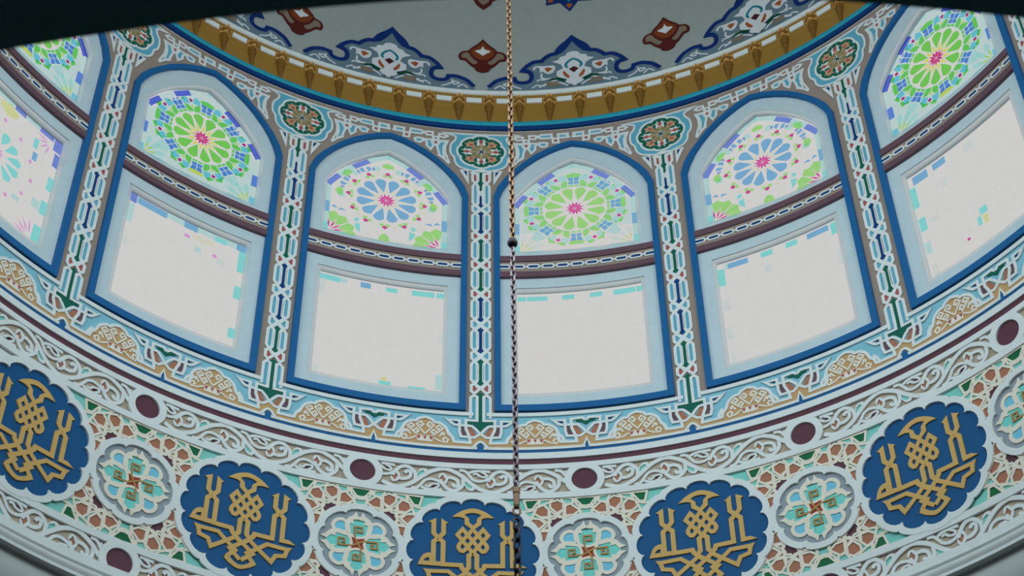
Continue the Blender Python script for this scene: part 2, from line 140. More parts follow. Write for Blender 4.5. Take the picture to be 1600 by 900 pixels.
class MB:
    def __init__(s): s.v = []; s.f = []; s.m = []; s.pc = []
    def face(s, pts, m=0):
        i = len(s.v); s.v += [tuple(p) for p in pts]; s.f.append(tuple(range(i, i+len(pts)))); s.m.append(m)
    def poly(s, pts, d0, d1, holes=(), m=0, sides=True):
        loops = [list(pts)]+[list(h) for h in holes]; s.pc.append((len(s.v), len(s.f)))
        flat = [p for l in loops for p in l]
        tris = tessellate_polygon([[Vector((p[0], p[1], 0)) for p in l] for l in loops])
        i = len(s.v); s.v += [(p[0], p[1], d1) for p in flat]
        for t in tris:
            if tri_area(*(flat[j] for j in t)) > 1e-10:
                a, b, c = t
                if (flat[b][0]-flat[a][0])*(flat[c][1]-flat[a][1])-(flat[b][1]-flat[a][1])*(flat[c][0]-flat[a][0]) < 0: a, c = c, a
                s.f.append((i+a, i+b, i+c)); s.m.append(m)
        if sides:
            for l in loops:
                for j in range(len(l)):
                    a, b = l[j-1], l[j]
                    s.face([(*a, d0), (*b, d0), (*b, d1), (*a, d1)], m)
        return s
    def rib(s, pts, w, d0, d1, closed=False, m=0, step=.14):
        q = []
        pts = [tuple(p) for p in pts]
        seq = pts+[pts[0]] if closed else pts
        for a, b in zip(seq, seq[1:]):
            l = hypot(b[0]-a[0], b[1]-a[1])
            if l < 1e-5: continue
            for k in range(max(1, math.ceil(l/step))):
                t = k/max(1, math.ceil(l/step)); q.append((a[0]+(b[0]-a[0])*t, a[1]+(b[1]-a[1])*t))
        if not closed: q.append(pts[-1])
        n = len(q)
        if n < 2: return s
        L = []; Rr = []
        for i in range(n):
            a = q[i-1] if (i > 0 or closed) else q[i]; c = q[(i+1) % n] if (i < n-1 or closed) else q[i]; b = q[i]
            e1 = Vector((b[0]-a[0], b[1]-a[1])); e2 = Vector((c[0]-b[0], c[1]-b[1]))
            if e1.length < 1e-7: e1 = e2
            if e2.length < 1e-7: e2 = e1
            e1.normalize(); e2.normalize()
            n1 = Vector((-e1.y, e1.x)); n2 = Vector((-e2.y, e2.x)); mm = n1+n2
            mm = mm.normalized() if mm.length > 1e-5 else n1
            k = min(1/max(mm.dot(n1), .4), 1.8)*w/2
            L.append((b[0]+mm.x*k, b[1]+mm.y*k)); Rr.append((b[0]-mm.x*k, b[1]-mm.y*k))
        i0 = len(s.v)
        for i in range(n): s.v += [(*L[i], d0), (*L[i], d1), (*Rr[i], d1), (*Rr[i], d0)]
        for i in range(n if closed else n-1):
            a = i0+4*i; b = i0+4*((i+1) % n)
            for x, y in ((0, 1), (1, 2), (2, 3)):
                s.f.append((a+x, a+y, b+y, b+x)); s.m.append(m)
        if not closed:
            s.f += [(i0, i0+1, i0+2, i0+3), (i0+4*n-4, i0+4*n-3, i0+4*n-2, i0+4*n-1)]; s.m += [m, m]
        return s
    def cell(s, white, pts, w, d, dw, m=0):
        """a coloured inlay and the strap round it"""
        s.poly(grow(pts, w*.15), 0, d, m=m, sides=False)
        white.rib(grow(pts, w/2), w, 0, dw, True)
    def each(s, name, mats, parent=None, fn=None, cut=.10):
        """every polygon of the builder as a mesh of its own"""
        e = s.pc+[(len(s.v), len(s.f))]
        for (v0, f0), (v1, f1) in zip(e, e[1:]):
            b = MB(); b.v = s.v[v0:v1]; b.f = [tuple(i-v0 for i in f) for f in s.f[f0:f1]]; b.m = s.m[f0:f1]
            b.build(name, mats, parent, fn, cut)
    def build(s, name, mats, parent=None, fn=None, cut=.10, smooth=False):
        me = bpy.data.meshes.new(name); me.from_pydata(s.v, [], s.f)
        for m in (mats if isinstance(mats, (list, tuple)) else [mats]): me.materials.append(MATS[m])
        for p, m in zip(me.polygons, s.m): p.material_index = m; p.use_smooth = smooth
        if fn:
            both = hasattr(fn, 'both')
            if both: cut = .07
            bm = bmesh.new(); bm.from_mesh(me)
            for ax in ((0, 1) if both else (0,)):
                xs = [v[ax] for v in s.v] or [0]; lo, hi = min(xs), max(xs)
                if cut and hi-lo > cut*1.6:
                    for k in range(math.ceil(lo/cut), math.floor(hi/cut)+1):
                        co = [0, 0, 0]; no = [0, 0, 0]; co[ax] = k*cut; no[ax] = 1
                        bmesh.ops.bisect_plane(bm, geom=bm.verts[:]+bm.edges[:]+bm.faces[:], plane_co=co, plane_no=no)
            bm.to_mesh(me); bm.free()
            for v in me.vertices: v.co = fn(*v.co)
        me.update()
        o = bpy.data.objects.new(name, me); COL.objects.link(o)
        if parent: o.parent = parent
        return o
def wall(v0, r=R):
    def f(u, v, d):
        a = u/R
        return ((r-d)*cos(a)-R, -(r-d)*sin(a), v-v0)
    return f
DR = 5.15; DZ = 14.25
def dome(s0):
    b = Vector((DR*cos(s0/DR), 0, DR*sin(s0/DR)))
    def f(u, v, d):
        a = u/DR; e = v/DR; q = DR-d
        return Vector((q*cos(e)*cos(a), -q*cos(e)*sin(a), q*sin(e)))-b
    f.both = True
    return f
def tag(o, label=None, cat=None, group=None, kind=None):
    for k, v in (('label', label), ('category', cat), ('group', group), ('kind', kind)):
        if v: o[k] = v
    return o
def empty(name, t, v, r=R):
    o = bpy.data.objects.new(name, None); COL.objects.link(o); o.empty_display_size = .1
    o.location = (r*cos(t), r*sin(t), v); o.rotation_euler = (0, 0, t); return o
def copy_tree(o, parent=None):
    c = o.copy(); COL.objects.link(c)
    if parent: c.parent = parent
    for ch in [x for x in CH.get(o.name, [])]: copy_tree(ch, c)
    return c
CH = {}
def index(o):
    for ch in o.children: CH.setdefault(o.name, []).append(ch); index(ch)
def place(o, t, v, r=R): o.location = (r*cos(t), r*sin(t), v); o.rotation_euler = (0, 0, t)
ORD = ['leftmost', 'second from the left', 'third from the left', 'fourth from the left', 'fifth from the left', 'sixth from the left']
NTH = ['first', 'second', 'third', 'fourth', 'fifth', 'sixth', 'seventh', 'eighth', 'ninth', 'tenth', 'eleventh', 'twelfth', 'thirteenth', 'fourteenth', 'fifteenth', 'sixteenth', 'seventeenth', 'eighteenth', 'nineteenth', 'twentieth']
def series(make, ks, at, v, label, cat, group, r=R):
    """build one, then copies of it with their parts; label(i) words each one"""
    first = make(); index(first); out = []
    for i, k in enumerate(ks):
        o = first if i == 0 else copy_tree(first)
        place(o, at(k), v, r); tag(o, label(i), cat, group); out.append(o)
    return out

# ------------------------------------------------------------------ setting: drum wall, rings, cornice, dome, hall
def lathe(name, prof, m, seg=192, kind='structure', parent=None, smooth=False):
    """ring from a profile of (radius, height) points"""
    mb = MB(); n = len(prof)
    for i in range(seg):
        for r, z in prof: mb.v.append((r*cos(2*pi*i/seg), r*sin(2*pi*i/seg), z))
    for i in range(seg):
        j = (i+1) % seg
        for k in range(n-1): mb.f.append((i*n+k, j*n+k, j*n+k+1, i*n+k+1)); mb.m.append(0)
    o = mb.build(name, m, parent, smooth=smooth)
    if kind: o['kind'] = kind
    return o
def half_arch(key, bottom, w0):
    p = [(max(x, 0), y) for x, y in D[key]]
    p[0] = (0, p[0][1]); return p
BO = [(0, 13.415), (.137, 13.375), (.262, 13.313), (.386, 13.232), (.508, 13.125), (.62, 12.995), (.706, 12.885), (.782, 12.755), (.83, 12.604)]
BI = [(0, 13.352), (.13, 13.312), (.25, 13.252), (.37, 13.172), (.48, 13.075), (.58, 12.962), (.66, 12.845), (.725, 12.715), (.768, 12.588)]
GO = [(0, 13.19), (.154, 13.115), (.25, 13.045), (.344, 12.968), (.43, 12.885), (.505, 12.795), (.58, 12.69), (.655, 12.56)]
def arch(h, bottom): return [(-x, y) for x, y in reversed(h[1:])]+[(x, y) for x, y in h]+[(h[-1][0], bottom), (-h[-1][0], bottom)]
def arch_closed(h, bottom): return arch(h, bottom)
mb = MB()
HOLE = arch(BI, 9.812)
for k in range(-4, 12):
    c = th(k+.5)
    w0 = (th(k)-c)*R; w1 = (c-th(k+1))*R
    if k == 11: w1 = (c-(th(-4)-2*pi))*R
    b = MB(); b.poly([(-w0, 9.69), (w1, 9.69), (w1, 13.64), (-w0, 13.64)], 0, 0, [HOLE], sides=False)
    me = b.build('tmp', 'brown'); bm = bmesh.new(); bm.from_mesh(me.data)
    for q in range(-7, 8): bmesh.ops.bisect_plane(bm, geom=bm.verts[:]+bm.edges[:]+bm.faces[:], plane_co=(q*.14, 0, 0), plane_no=(1, 0, 0))
    i0 = len(mb.v); bm.verts.ensure_lookup_table()
    for v in bm.verts: a = c-v.co.x/R; mb.v.append(((R+.003)*cos(a), (R+.003)*sin(a), v.co.y))
    for f in bm.faces: mb.f.append(tuple(i0+v.index for v in f.verts)); mb.m.append(0)
    bm.free(); bpy.data.objects.remove(me)
for z0, z1, m in ((9.32, 9.69, 1), (9.07, 9.32, 2), (8.75, 9.07, 3), (7.59, 8.75, 4), (7.2, 7.59, 3)):
    for i in range(192):
        a, b = 2*pi*i/192, 2*pi*(i+1)/192
        q = R+.003; mb.face([(q*cos(a), q*sin(a), z0), (q*cos(b), q*sin(b), z0), (q*cos(b), q*sin(b), z1), (q*cos(a), q*sin(a), z1)], m)
o = mb.build('wall_drum', ['brown', 'light_blue', 'white', 'scroll_tan', 'white']); o['kind'] = 'structure'
def ring(name, z0, z1, dd, m): return lathe(name, [(R, z0), (R-dd, z0), (R-dd, z1), (R, z1)], m)
ring('trim_1', 13.64, 13.70, .03, 'navy_blue')
lathe('trim_2', [(R-.03, 13.70), (R-.034, 13.706), (R-.034, 13.745), (R-.02, 13.78), (R, 13.79)], 'turquoise', smooth=True)
lathe('trim_3', [(R, 13.79), (R+.05, 13.812), (R+.10, 14.12), (R+.10, 14.18)], 'ochre')
lathe('trim_4', [(R+.10, 14.18), (R+.075, 14.20), (R+.075, 14.27), (R+.10, 14.29), (R+.10, 14.36)], 'ochre')
lathe('trim_5', [(R+.10, 14.36), (R+.085, 14.365), (R+.085, 14.425), (R+.14, 14.45)], 'ring_white')
ring('trim_6', 9.294, 9.322, .02, 'white')
ring('trim_7', 9.256, 9.294, .008, 'frame_blue')
ring('trim_8', 9.189, 9.256, .024, 'white')
ring('trim_9', 9.126, 9.189, .008, 'maroon')
ring('trim_10', 9.073, 9.126, .024, 'white')
ring('trim_11', 8.752, 8.812, .025, 'white')
ring('trim_12', 7.53, 7.592, .025, 'white')
ring('trim_13', 9.322, 9.374, .006, 'cartouche_tan')
# ledge below the frieze: fillet, dark groove, roll, fillet, deep cove
lathe('trim_14', [(R, 7.29), (R-.10, 7.277), (R-.10, 7.20), (R-.03, 7.195), (R-.03, 7.155), (R-.10, 7.15)], 'white', smooth=False)
lathe('trim_15', [(R-.09, 7.155)]+[(R-.09-.085*sin(pi*k/12)-.0005*k, 7.15-.105*(1-cos(pi*k/12))/2) for k in range(13)]+[(R-.06, 7.043)], 'plaster', smooth=True)
lathe('trim_16', [(R-.06, 7.045), (R-.185, 7.045), (R-.185, 7.018), (R-.15, 7.014)], 'white')
lathe('trim_17', [(R-.15, 7.014), (R-.11, 7.012)]+[(R+.03-.14*cos(pi/2*k/12)**1.4, 7.0-.27*sin(pi/2*k/12)) for k in range(13)], 'plaster', smooth=True)
lathe('trim_18', [(R+.03, 6.735), (R-.02, 6.73), (R-.02, 6.695), (R+.03, 6.69), (R+.03, 6.55)], 'white')
prof = [((DR+.004)*cos(e), DZ+(DR+.004)*sin(e)) for e in [.02+(pi/2-.02)*k/40 for k in range(41)]]
o = lathe('ceiling_dome', prof, 'dome_grey', smooth=True)
def box(name, x0, x1, y0, y1, z0, z1, m, kind='structure'):
    b = MB(); c = [(x, y, z) for x in (x0, x1) for y in (y0, y1) for z in (z0, z1)]
    b.v = c; b.f = [(0, 1, 3, 2), (4, 6, 7, 5), (0, 4, 5, 1), (2, 3, 7, 6), (0, 2, 6, 4), (1, 5, 7, 3)]; b.m = [0]*6
    o = b.build(name, m); o['kind'] = kind; return o
box('floor', -10, 10, -10, 10, -1.8, -1.6, 'carpet')
box('wall_east', 10, 10.2, -10, 10, -1.6, 6.55, 'plaster'); box('wall_west', -10.2, -10, -10, 10, -1.6, 6.55, 'plaster')
box('wall_north', -10, 10, 10, 10.2, -1.6, 6.55, 'plaster'); box('wall_south', -10, 10, -10.2, -10, -1.6, 6.55, 'plaster')
b = MB(); N = 96; rr = R+.03
cir = [(rr*cos(2*pi*i/N), rr*sin(2*pi*i/N)) for i in range(N)]
b.poly([(-10.2, -10.2), (10.2, -10.2), (10.2, 10.2), (-10.2, 10.2)], 6.75, 6.55, [cir])
b.build('ceiling', 'plaster')['kind'] = 'structure'
# low segmental arch of the bay the photograph is taken from
b = MB()
cy, cr = -.05, 4.92
def az(y): return 3.300-(cr-math.sqrt(cr*cr-(y-cy)**2))
ys = [cy-3.6+7.2*i/60 for i in range(61)]
for x0, x1 in ((-5.4, -4.395),):
    for a, c in zip(ys, ys[1:]):
        b.face([(x0, a, az(a)), (x1, a, az(a)), (x1, c, az(c)), (x0, c, az(c))])
        for x in (x0, x1): b.face([(x, a, az(a)), (x, c, az(c)), (x, c, 4.3), (x, a, 4.3)])
        b.face([(x0, a, 4.3), (x1, a, 4.3), (x1, c, 4.3), (x0, c, 4.3)])
    for y in (ys[0], ys[-1]): b.face([(x0, y, az(y)), (x1, y, az(y)), (x1, y, 4.3), (x0, y, 4.3)])
b.build('wall_arch', 'dark_plaster')['kind'] = 'structure'
for s, y in ((1, ys[-1]), (-1, ys[0])):
    box('pillar', -5.4, -4.395, min(y, y+s*.5), max(y, y+s*.5), -1.6, 4.3, 'dark_plaster')

# ------------------------------------------------------------------ windows
def polar(r, a, c): return (c[0]+r*cos(radians(a)), c[1]+r*sin(radians(a)))
def path_points(p, s0, s1, n=6):
    """piece of an open path between lengths s0 and s1"""
    L = [0]
    for a, b in zip(p, p[1:]): L.append(L[-1]+hypot(b[0]-a[0], b[1]-a[1]))
    def at(s):
        s = min(max(s, 0), L[-1])
        for i in range(len(p)-1):
            if s <= L[i+1]+1e-9:
                t = (s-L[i])/max(L[i+1]-L[i], 1e-9); return (p[i][0]+(p[i+1][0]-p[i][0])*t, p[i][1]+(p[i+1][1]-p[i][1])*t)
    return [at(s0+(s1-s0)*i/n) for i in range(n+1)], L[-1]
GM = ['glass_white'] + ['glass_'+n for n in GLASS if n != 'white']
def gi(n): return GM.index('glass_'+n)
def band_block(b, outer, s0, s1, w, m, d):
    """pane of the border that follows an edge"""
    o, _ = path_points(outer, s0, s1)
    inn = []
    for i, p in enumerate(o):
        a = o[max(i-1, 0)]; c = o[min(i+1, len(o)-1)]
        e = Vector((c[0]-a[0], c[1]-a[1])).normalized(); inn.append((p[0]+e.y*w, p[1]-e.x*w))
    b.poly(o+inn[::-1], d, d, m=m, sides=False)
def upper_glass(kind, vivid):
    """stained glass of the arched light: rosette, ring of small panes, border, corner fans"""
    b = MB(); S = -.052; T = -.0505
    G = lambda n: gi(n+('_deep' if vivid else ''))
    inner = [(x*.97, y-.045 if x < .6 else y-.03) for x, y in GO]
    full = arch(inner, 11.78)
    b.poly(full, S, S, m=0, sides=False)
    c = (0, 12.45)
    if vivid or kind == 'g':
        bgp = [(x, max(y, 11.80 if vivid else 12.12)) for x, y in arch([(x*.9, y-.075) for x, y in inner], 11.80)]
        b.poly([p for i, p in enumerate(bgp) if i == 0 or p != bgp[i-1]], S+.0005, S+.0005, [[polar(.325, 12*i, c) for i in range(30)]], m=G('pale' if vivid else 'haze'), sides=False)
    # border panes along the edge
    edge = [(-inner[-1][0], 11.80)]+[(-x, y) for x, y in reversed(inner[1:])]+[(x, y) for x, y in inner]+[(inner[-1][0], 11.80)]
    _, Lt = path_points(edge, 0, 1)
    seq = [('teal', .0, .155), ('pale', .155, .31), ('blue', .31, .465), ('pale', .465, .72), ('violet', .72, .93), ('pale', .93, 1.16), ('violet', 1.16, 1.37), ('pale', 1.37, Lt/2)]
    for n, s0, s1 in seq:
        band_block(b, edge, s0, s1, .066, G(n), T); band_block(b, edge, Lt-s1, Lt-s0, .066, G(n), T)
    for u in (-.42, -.11, .11, .42):
        b.poly([(u-(.09 if abs(u) > .3 else .065), 11.80), (u+(.09 if abs(u) > .3 else .065), 11.80), (u+(.09 if abs(u) > .3 else .065), 11.845), (u-(.09 if abs(u) > .3 else .065), 11.845)], T, T, m=G('teal'), sides=False)
    # rosette of twelve petals
    for j in range(12):
        a = 15+30*j
        p = [polar(.115, a, c), polar(.205, a-10.5, c), polar(.275, a-12.5, c), polar(.305, a-7, c), polar(.315, a, c), polar(.305, a+7, c), polar(.275, a+12.5, c), polar(.205, a+10.5, c)]
        b.poly(p, T, T, m=G('green' if kind == 'g' else 'blue'), sides=False)
        if vivid or kind == 'b':
            b.poly([polar(.09, a+15-12, c), polar(.19, a+15, c), polar(.09, a+15+12, c)], T+.0003, T+.0003, m=G('yellow' if vivid else 'cream'), sides=False)
        b.poly([polar(0.004, a, c), polar(.055, a-14, c), polar(.098, a, c), polar(.055, a+14, c)], T+.0006, T+.0006, m=G('pink'), sides=False)
    def dia(r, a, s, n): b.poly([polar(r-s, a, c), polar(r, a-degr(s, r), c), polar(r+s, a, c), polar(r, a+degr(s, r), c)], T+.0004, T+.0004, m=G(n), sides=False)
    def degr(s, r): return math.degrees(s/r)
    def pol(pts, n, dz=0): b.poly([polar(r, a, c) for r, a in pts], T+dz, T+dz, m=G(n), sides=False)
    if kind == 'g':
        for j in range(8):
            a = 45*j
            low = 180 < (a % 360) < 360
            for s in (1, -1):
                pol([(.365, a+s*.6), (.41, a+s*.6), (.41, a+s*6.5), (.375, a+s*9)], 'blue')
                pol([(.415, a+s*.6), (.465, a+s*.6), (.475, a+s*8), (.415, a+s*6.5)], 'blue')
                pol([(.33, a+s*1), (.335, a+s*9), (.36, a+s*8), (.352, a+s*1)], 'green')
                pol([(.335, a+s*21.5), (.335, a+s*12), (.375, a+s*10), (.43, a+s*10), (.42, a+s*16), (.375, a+s*21.5)], 'green')
                if a in (0, 180) or low: pol([(.50, a+s*20), (.53, a+s*21.5), (.55, a+s*14), (.51, a+s*12)], 'green')
                pol([(.43, a+s*9.5), (.50, a+s*10), (.53, a+s*15), (.50, a+s*18), (.44, a+s*20)], 'teal' if vivid else 'pale')
            dia(.478, a+22.5, .026, 'pink')
            dia(.40, a+22.5, .02, 'yellow' if vivid else 'cream')
            if a in (0, 90, 180, 270):
                q = .54 if a == 90 else .52
                pol([(.475, a-7), (.49, a-9), (.52, a-8.5), (q, a), (.52, a+8.5), (.49, a+9), (.475, a+7), (.465, a)], 'yellow' if (vivid and a == 270) else 'green')
            if a % 90 == 45:
                if low: pol([(.495, a-8), (.60, a-4), (.60, a+4), (.495, a+8), (.485, a)], 'pale')
                for s in (1, -1): pol([(.475, a+s*9), (.50, a+s*9), (.505, a+s*13), (.485, a+s*13)], 'green')
                if not low:
                    for s in (1, -1): pol([(.475, a+s*1), (.50, a+s*1.5), (.495, a+s*7)], 'blue')
    else:
        for j in range(12):
            a = 30*j
            for s in (1, -1): pol([(.335, a+s*1.5), (.36, a+s*10), (.40, a+s*2)], 'green')
            dia(.392, a, .03, 'pink')
            if j % 2: pol([(.37, a+12), (.41, a+12), (.42, a+18), (.37, a+18)], 'cream')
        for a in (90, 35, 145, 0, 180):
            q = .50 if a in (0, 180) else .53
            pol([(q-.045, a-7), (q, a-6.5), (q+.03, a), (q, a+6.5), (q-.045, a+7), (q-.055, a)], 'green')
        for a in (60, 120, 20, 160):
            for s in (1, -1):
                pol([(.43, a+s*2), (.50, a+s*2), (.50, a+s*7), (.45, a+s*8)], 'blue'); pol([(.43, a+s*10), (.47, a+s*13), (.49, a+s*9.5)], 'violet')
        for a in (75, 105, 45, 135, -5, 185): pol([(.43, a-5), (.49, a-5), (.51, a), (.49, a+5), (.43, a+5)], 'pale')
        b.poly([(-.055, 11.86), (.055, 11.86), (.052, 11.91), (.03, 11.955), (0, 11.97), (-.03, 11.955), (-.052, 11.91)], T, T, m=G('green'), sides=False)
        for s in (1, -1):
            b.poly([(s*.27, 12.13), (s*.32, 12.10), (s*.30, 12.06), (s*.26, 12.08)], T, T, m=G('teal'), sides=False)
            b.poly([(s*.25, 12.05), (s*.31, 12.03), (s*.29, 11.96), (s*.245, 11.92)], T, T, m=G('teal'), sides=False)
            b.poly([(s*.40, 12.19), (s*.48, 12.17), (s*.46, 12.21)], T, T, m=G('blue'), sides=False); b.poly([(s*.49, 12.19), (s*.56, 12.20), (s*.52, 12.23)], T, T, m=G('blue'), sides=False)
    # quarter fans in the lower corners
    for s in (1, -1):
        cc = (s*.56, 11.86)
        for j, a in enumerate((100, 126, 154, 180)):
            a2 = a if s > 0 else 180-a
            if kind == 'b':
                b.poly([polar(.10, a2, cc), polar(.17, a2-12, cc), polar(.25, a2-13, cc), polar(.285, a2, cc), polar(.25, a2+13, cc), polar(.17, a2+12, cc)], T, T, m=G('green'), sides=False)
                b.poly([polar(.03, a2+13, cc), polar(.09, a2+6, cc), polar(.16, a2+13, cc), polar(.09, a2+20, cc)], T+.0003, T+.0003, m=G('pink'), sides=False)
            else:
                b.poly([polar(.06, a2, cc), polar(.20, a2-9, cc), polar(.26, a2, cc), polar(.20, a2+9, cc)], T, T, m=G('faint'), sides=False)
                b.poly([polar(.02, a2, cc), polar(.10, a2-6, cc), polar(.15, a2, cc), polar(.10, a2+6, cc)], T+.0003, T+.0003, m=G('yellow' if vivid else 'lime'), sides=False)
    return b
def lower_glass(panes, seed):
    b = MB(); S = -.052; T = -.0505
    if seed == 0:      # only lower light with its rosette; the others are painted white as overexposed
        c = (0, 10.6)
        for j in range(12):
            a = 15+30*j
            b.poly([polar(.115, a, c), polar(.19, a-10, c), polar(.255, a-11, c), polar(.285, a, c), polar(.255, a+11, c), polar(.19, a+10, c)], T, T, m=gi('teal'), sides=False)
            b.poly([polar(.02, a, c), polar(.05, a-13, c), polar(.085, a, c), polar(.05, a+13, c)], T, T, m=gi('pink_pale'), sides=False)
            q = polar(.40, 30*j, c); b.poly([(q[0]-.022, q[1]), (q[0], q[1]-.028), (q[0]+.022, q[1]), (q[0], q[1]+.028)], T, T, m=gi('pink_pale'), sides=False)
        for j in range(4):
            q = (.52, 10.02); a2 = 98+24*j
            b.poly([polar(.04, a2, q), polar(.10, a2-6, q), polar(.20, a2, q), polar(.10, a2+6, q)], T, T, m=gi('pink_pale'), sides=False)
            q = (.50, 11.16); a2 = 172+28*j
            b.poly([polar(.03, a2, q), polar(.08, a2-7, q), polar(.17, a2, q), polar(.08, a2+7, q)], T, T, m=gi('pink_pale'), sides=False)
        b.poly([(-.10, 11.18), (-.09, 11.12), (0, 11.07), (.10, 11.10), (.12, 11.18), (0, 11.22)], T, T, m=gi('lime'), sides=False)
    b.poly([(-.66, 9.92), (.66, 9.92), (.66, 11.36), (-.66, 11.36)], S, S, m=0, sides=False)
    for x0, x1, y0, y1, n in panes: b.poly([(x0, y0), (x1, y0), (x1, y1), (x0, y1)], T, T, m=gi(n), sides=False)
    return b
LOW = {  # panes still coloured in each lower light, overexposure painted into their pale tints: x0, x1, y0, y1, glass
 -2.5: [(.53, .62, 11.12, 11.27, 'violet'), (.36, .52, 11.21, 11.27, 'violet'), (.2, .35, 11.21, 11.27, 'pale'), (.06, .19, 11.21, 11.27, 'violet'), (-.2, .05, 11.21, 11.27, 'pale'), (.56, .62, 10.94, 11.1, 'violet'), (.56, .62, 10.64, 10.8, 'teal'), (.55, .62, 10.34, 10.5, 'teal'), (.54, .62, 9.97, 10.2, 'teal'), (.26, .34, 10.28, 10.33, 'pale'), (.46, .54, 10.36, 10.46, 'pale'), (.33, .38, 10.98, 11.10, 'teal'), (.35, .4, 10.84, 10.94, 'blue')],
 -1.5: [(-.62, -.52, 11.16, 11.27, 'violet'), (-.51, -.2, 11.18, 11.26, 'blue'), (-.2, -.02, 11.2, 11.27, 'pale'), (-.02, .12, 11.19, 11.27, 'blue'), (.12, .3, 11.2, 11.27, 'pale'), (.3, .42, 11.19, 11.26, 'teal'), (.42, .54, 11.2, 11.27, 'pale'), (.52, .63, 11.19, 11.27, 'blue'), (-.62, -.53, 10.9, 11.14, 'pale'), (.55, .63, 10.92, 11.19, 'teal'), (.08, .3, 11.1, 11.16, 'cream'), (.0, .05, 11.08, 11.12, 'pink_pale'), (.3, .34, 10.98, 11.02, 'pink_pale'), (.55, .62, 10.58, 10.74, 'teal'), (.55, .62, 10.1, 10.22, 'teal'), (.12, .18, 10.96, 11.02, 'pale'), (-.6, -.53, 10.62, 10.72, 'faint'), (.34, .42, 10.92, 10.99, 'faint')],
 -.5: [(-.62, -.4, 11.18, 11.25, 'teal'), (-.4, -.33, 11.19, 11.25, 'pale'), (-.2, -.1, 11.18, 11.25, 'blue'), (.05, .16, 11.18, 11.24, 'teal'), (.3, .52, 11.18, 11.25, 'teal'), (.54, .62, 11.18, 11.25, 'teal'), (-.62, -.54, 10.98, 11.17, 'faint'), (.03, .14, 9.99, 10.05, 'teal'), (.05, .1, 10.05, 10.1, 'lime'), (.3, .46, 9.97, 10.03, 'teal'), (.55, .62, 10.02, 10.2, 'pale'), (-.6, -.54, 10.0, 10.1, 'faint'), (.57, .62, 10.6, 10.72, 'faint')],
 .5: [(-.60, -.52, 11.18, 11.24, 'teal'), (-.51, -.31, 11.18, 11.24, 'teal'), (-.17, -.05, 11.18, 11.24, 'teal'), (.1, .22, 11.18, 11.24, 'teal'), (.33, .54, 11.17, 11.24, 'teal'), (.55, .62, 11.17, 11.24, 'teal')],
 1.5: [(-.61, -.54, 10.98, 11.2, 'teal'), (-.53, -.3, 11.18, 11.25, 'blue'), (-.53, -.3, 11.18, 11.25, 'pale'), (-.17, -.05, 11.18, 11.25, 'teal'), (.08, .2, 11.18, 11.25, 'teal'), (.3, .52, 11.18, 11.25, 'blue'), (.54, .62, 11.1, 11.25, 'teal'), (-.6, -.53, 10.66, 10.8, 'faint'), (-.6, -.54, 10.3, 10.45, 'faint'), (-.15, -.08, 10.96, 11.06, 'faint'), (-.58, -.54, 10.0, 10.12, 'faint'), (.55, .6, 10.7, 10.9, 'faint')],
 2.5: [(-.56, -.4, 11.14, 11.24, 'blue'), (-.34, -.2, 11.16, 11.24, 'blue'), (-.61, -.55, 10.86, 11.12, 'teal'), (-.6, -.53, 10.56, 10.72, 'teal'), (-.6, -.54, 10.28, 10.42, 'pale'), (-.58, -.53, 9.98, 10.14, 'faint'), (-.02, .06, 10.32, 10.4, 'teal'), (-.06, -.02, 10.22, 10.32, 'teal'), (0, .05, 10.2, 10.3, 'lime'), (-.2, -.17, 10.15, 10.18, 'pink'), (-.3, -.24, 10.9, 11.0, 'faint'), (-.5, -.4, 10.6, 10.66, 'faint'), (.0, .1, 11.1, 11.2, 'faint')]}
UPV = {-2.5: ('g', True), -1.5: ('g', True), -.5: ('b', False), .5: ('g', False), 1.5: ('b', False), 2.5: ('g', True)}
f = wall(9.74)
WIN = [-2.5, -1.5, -.5, .5, 1.5, 2.5]
def link_row(b, n, pitch, v, w):
    for i in range(n):
        u = (i-(n-1)/2)*pitch
        h = [(u-.062, v), (u-.045, v+.024), (u+.045, v+.024), (u+.062, v), (u+.045, v-.024), (u-.045, v-.024)]
        b.rib(h, w, .0, .026, True)
        if i < n-1:
            for s in (1, -1): b.rib([(u+.05, v+s*.012), (u+.073, v), (u+.096, v+s*.012)], w*.9, 0, .025)
shared = {}
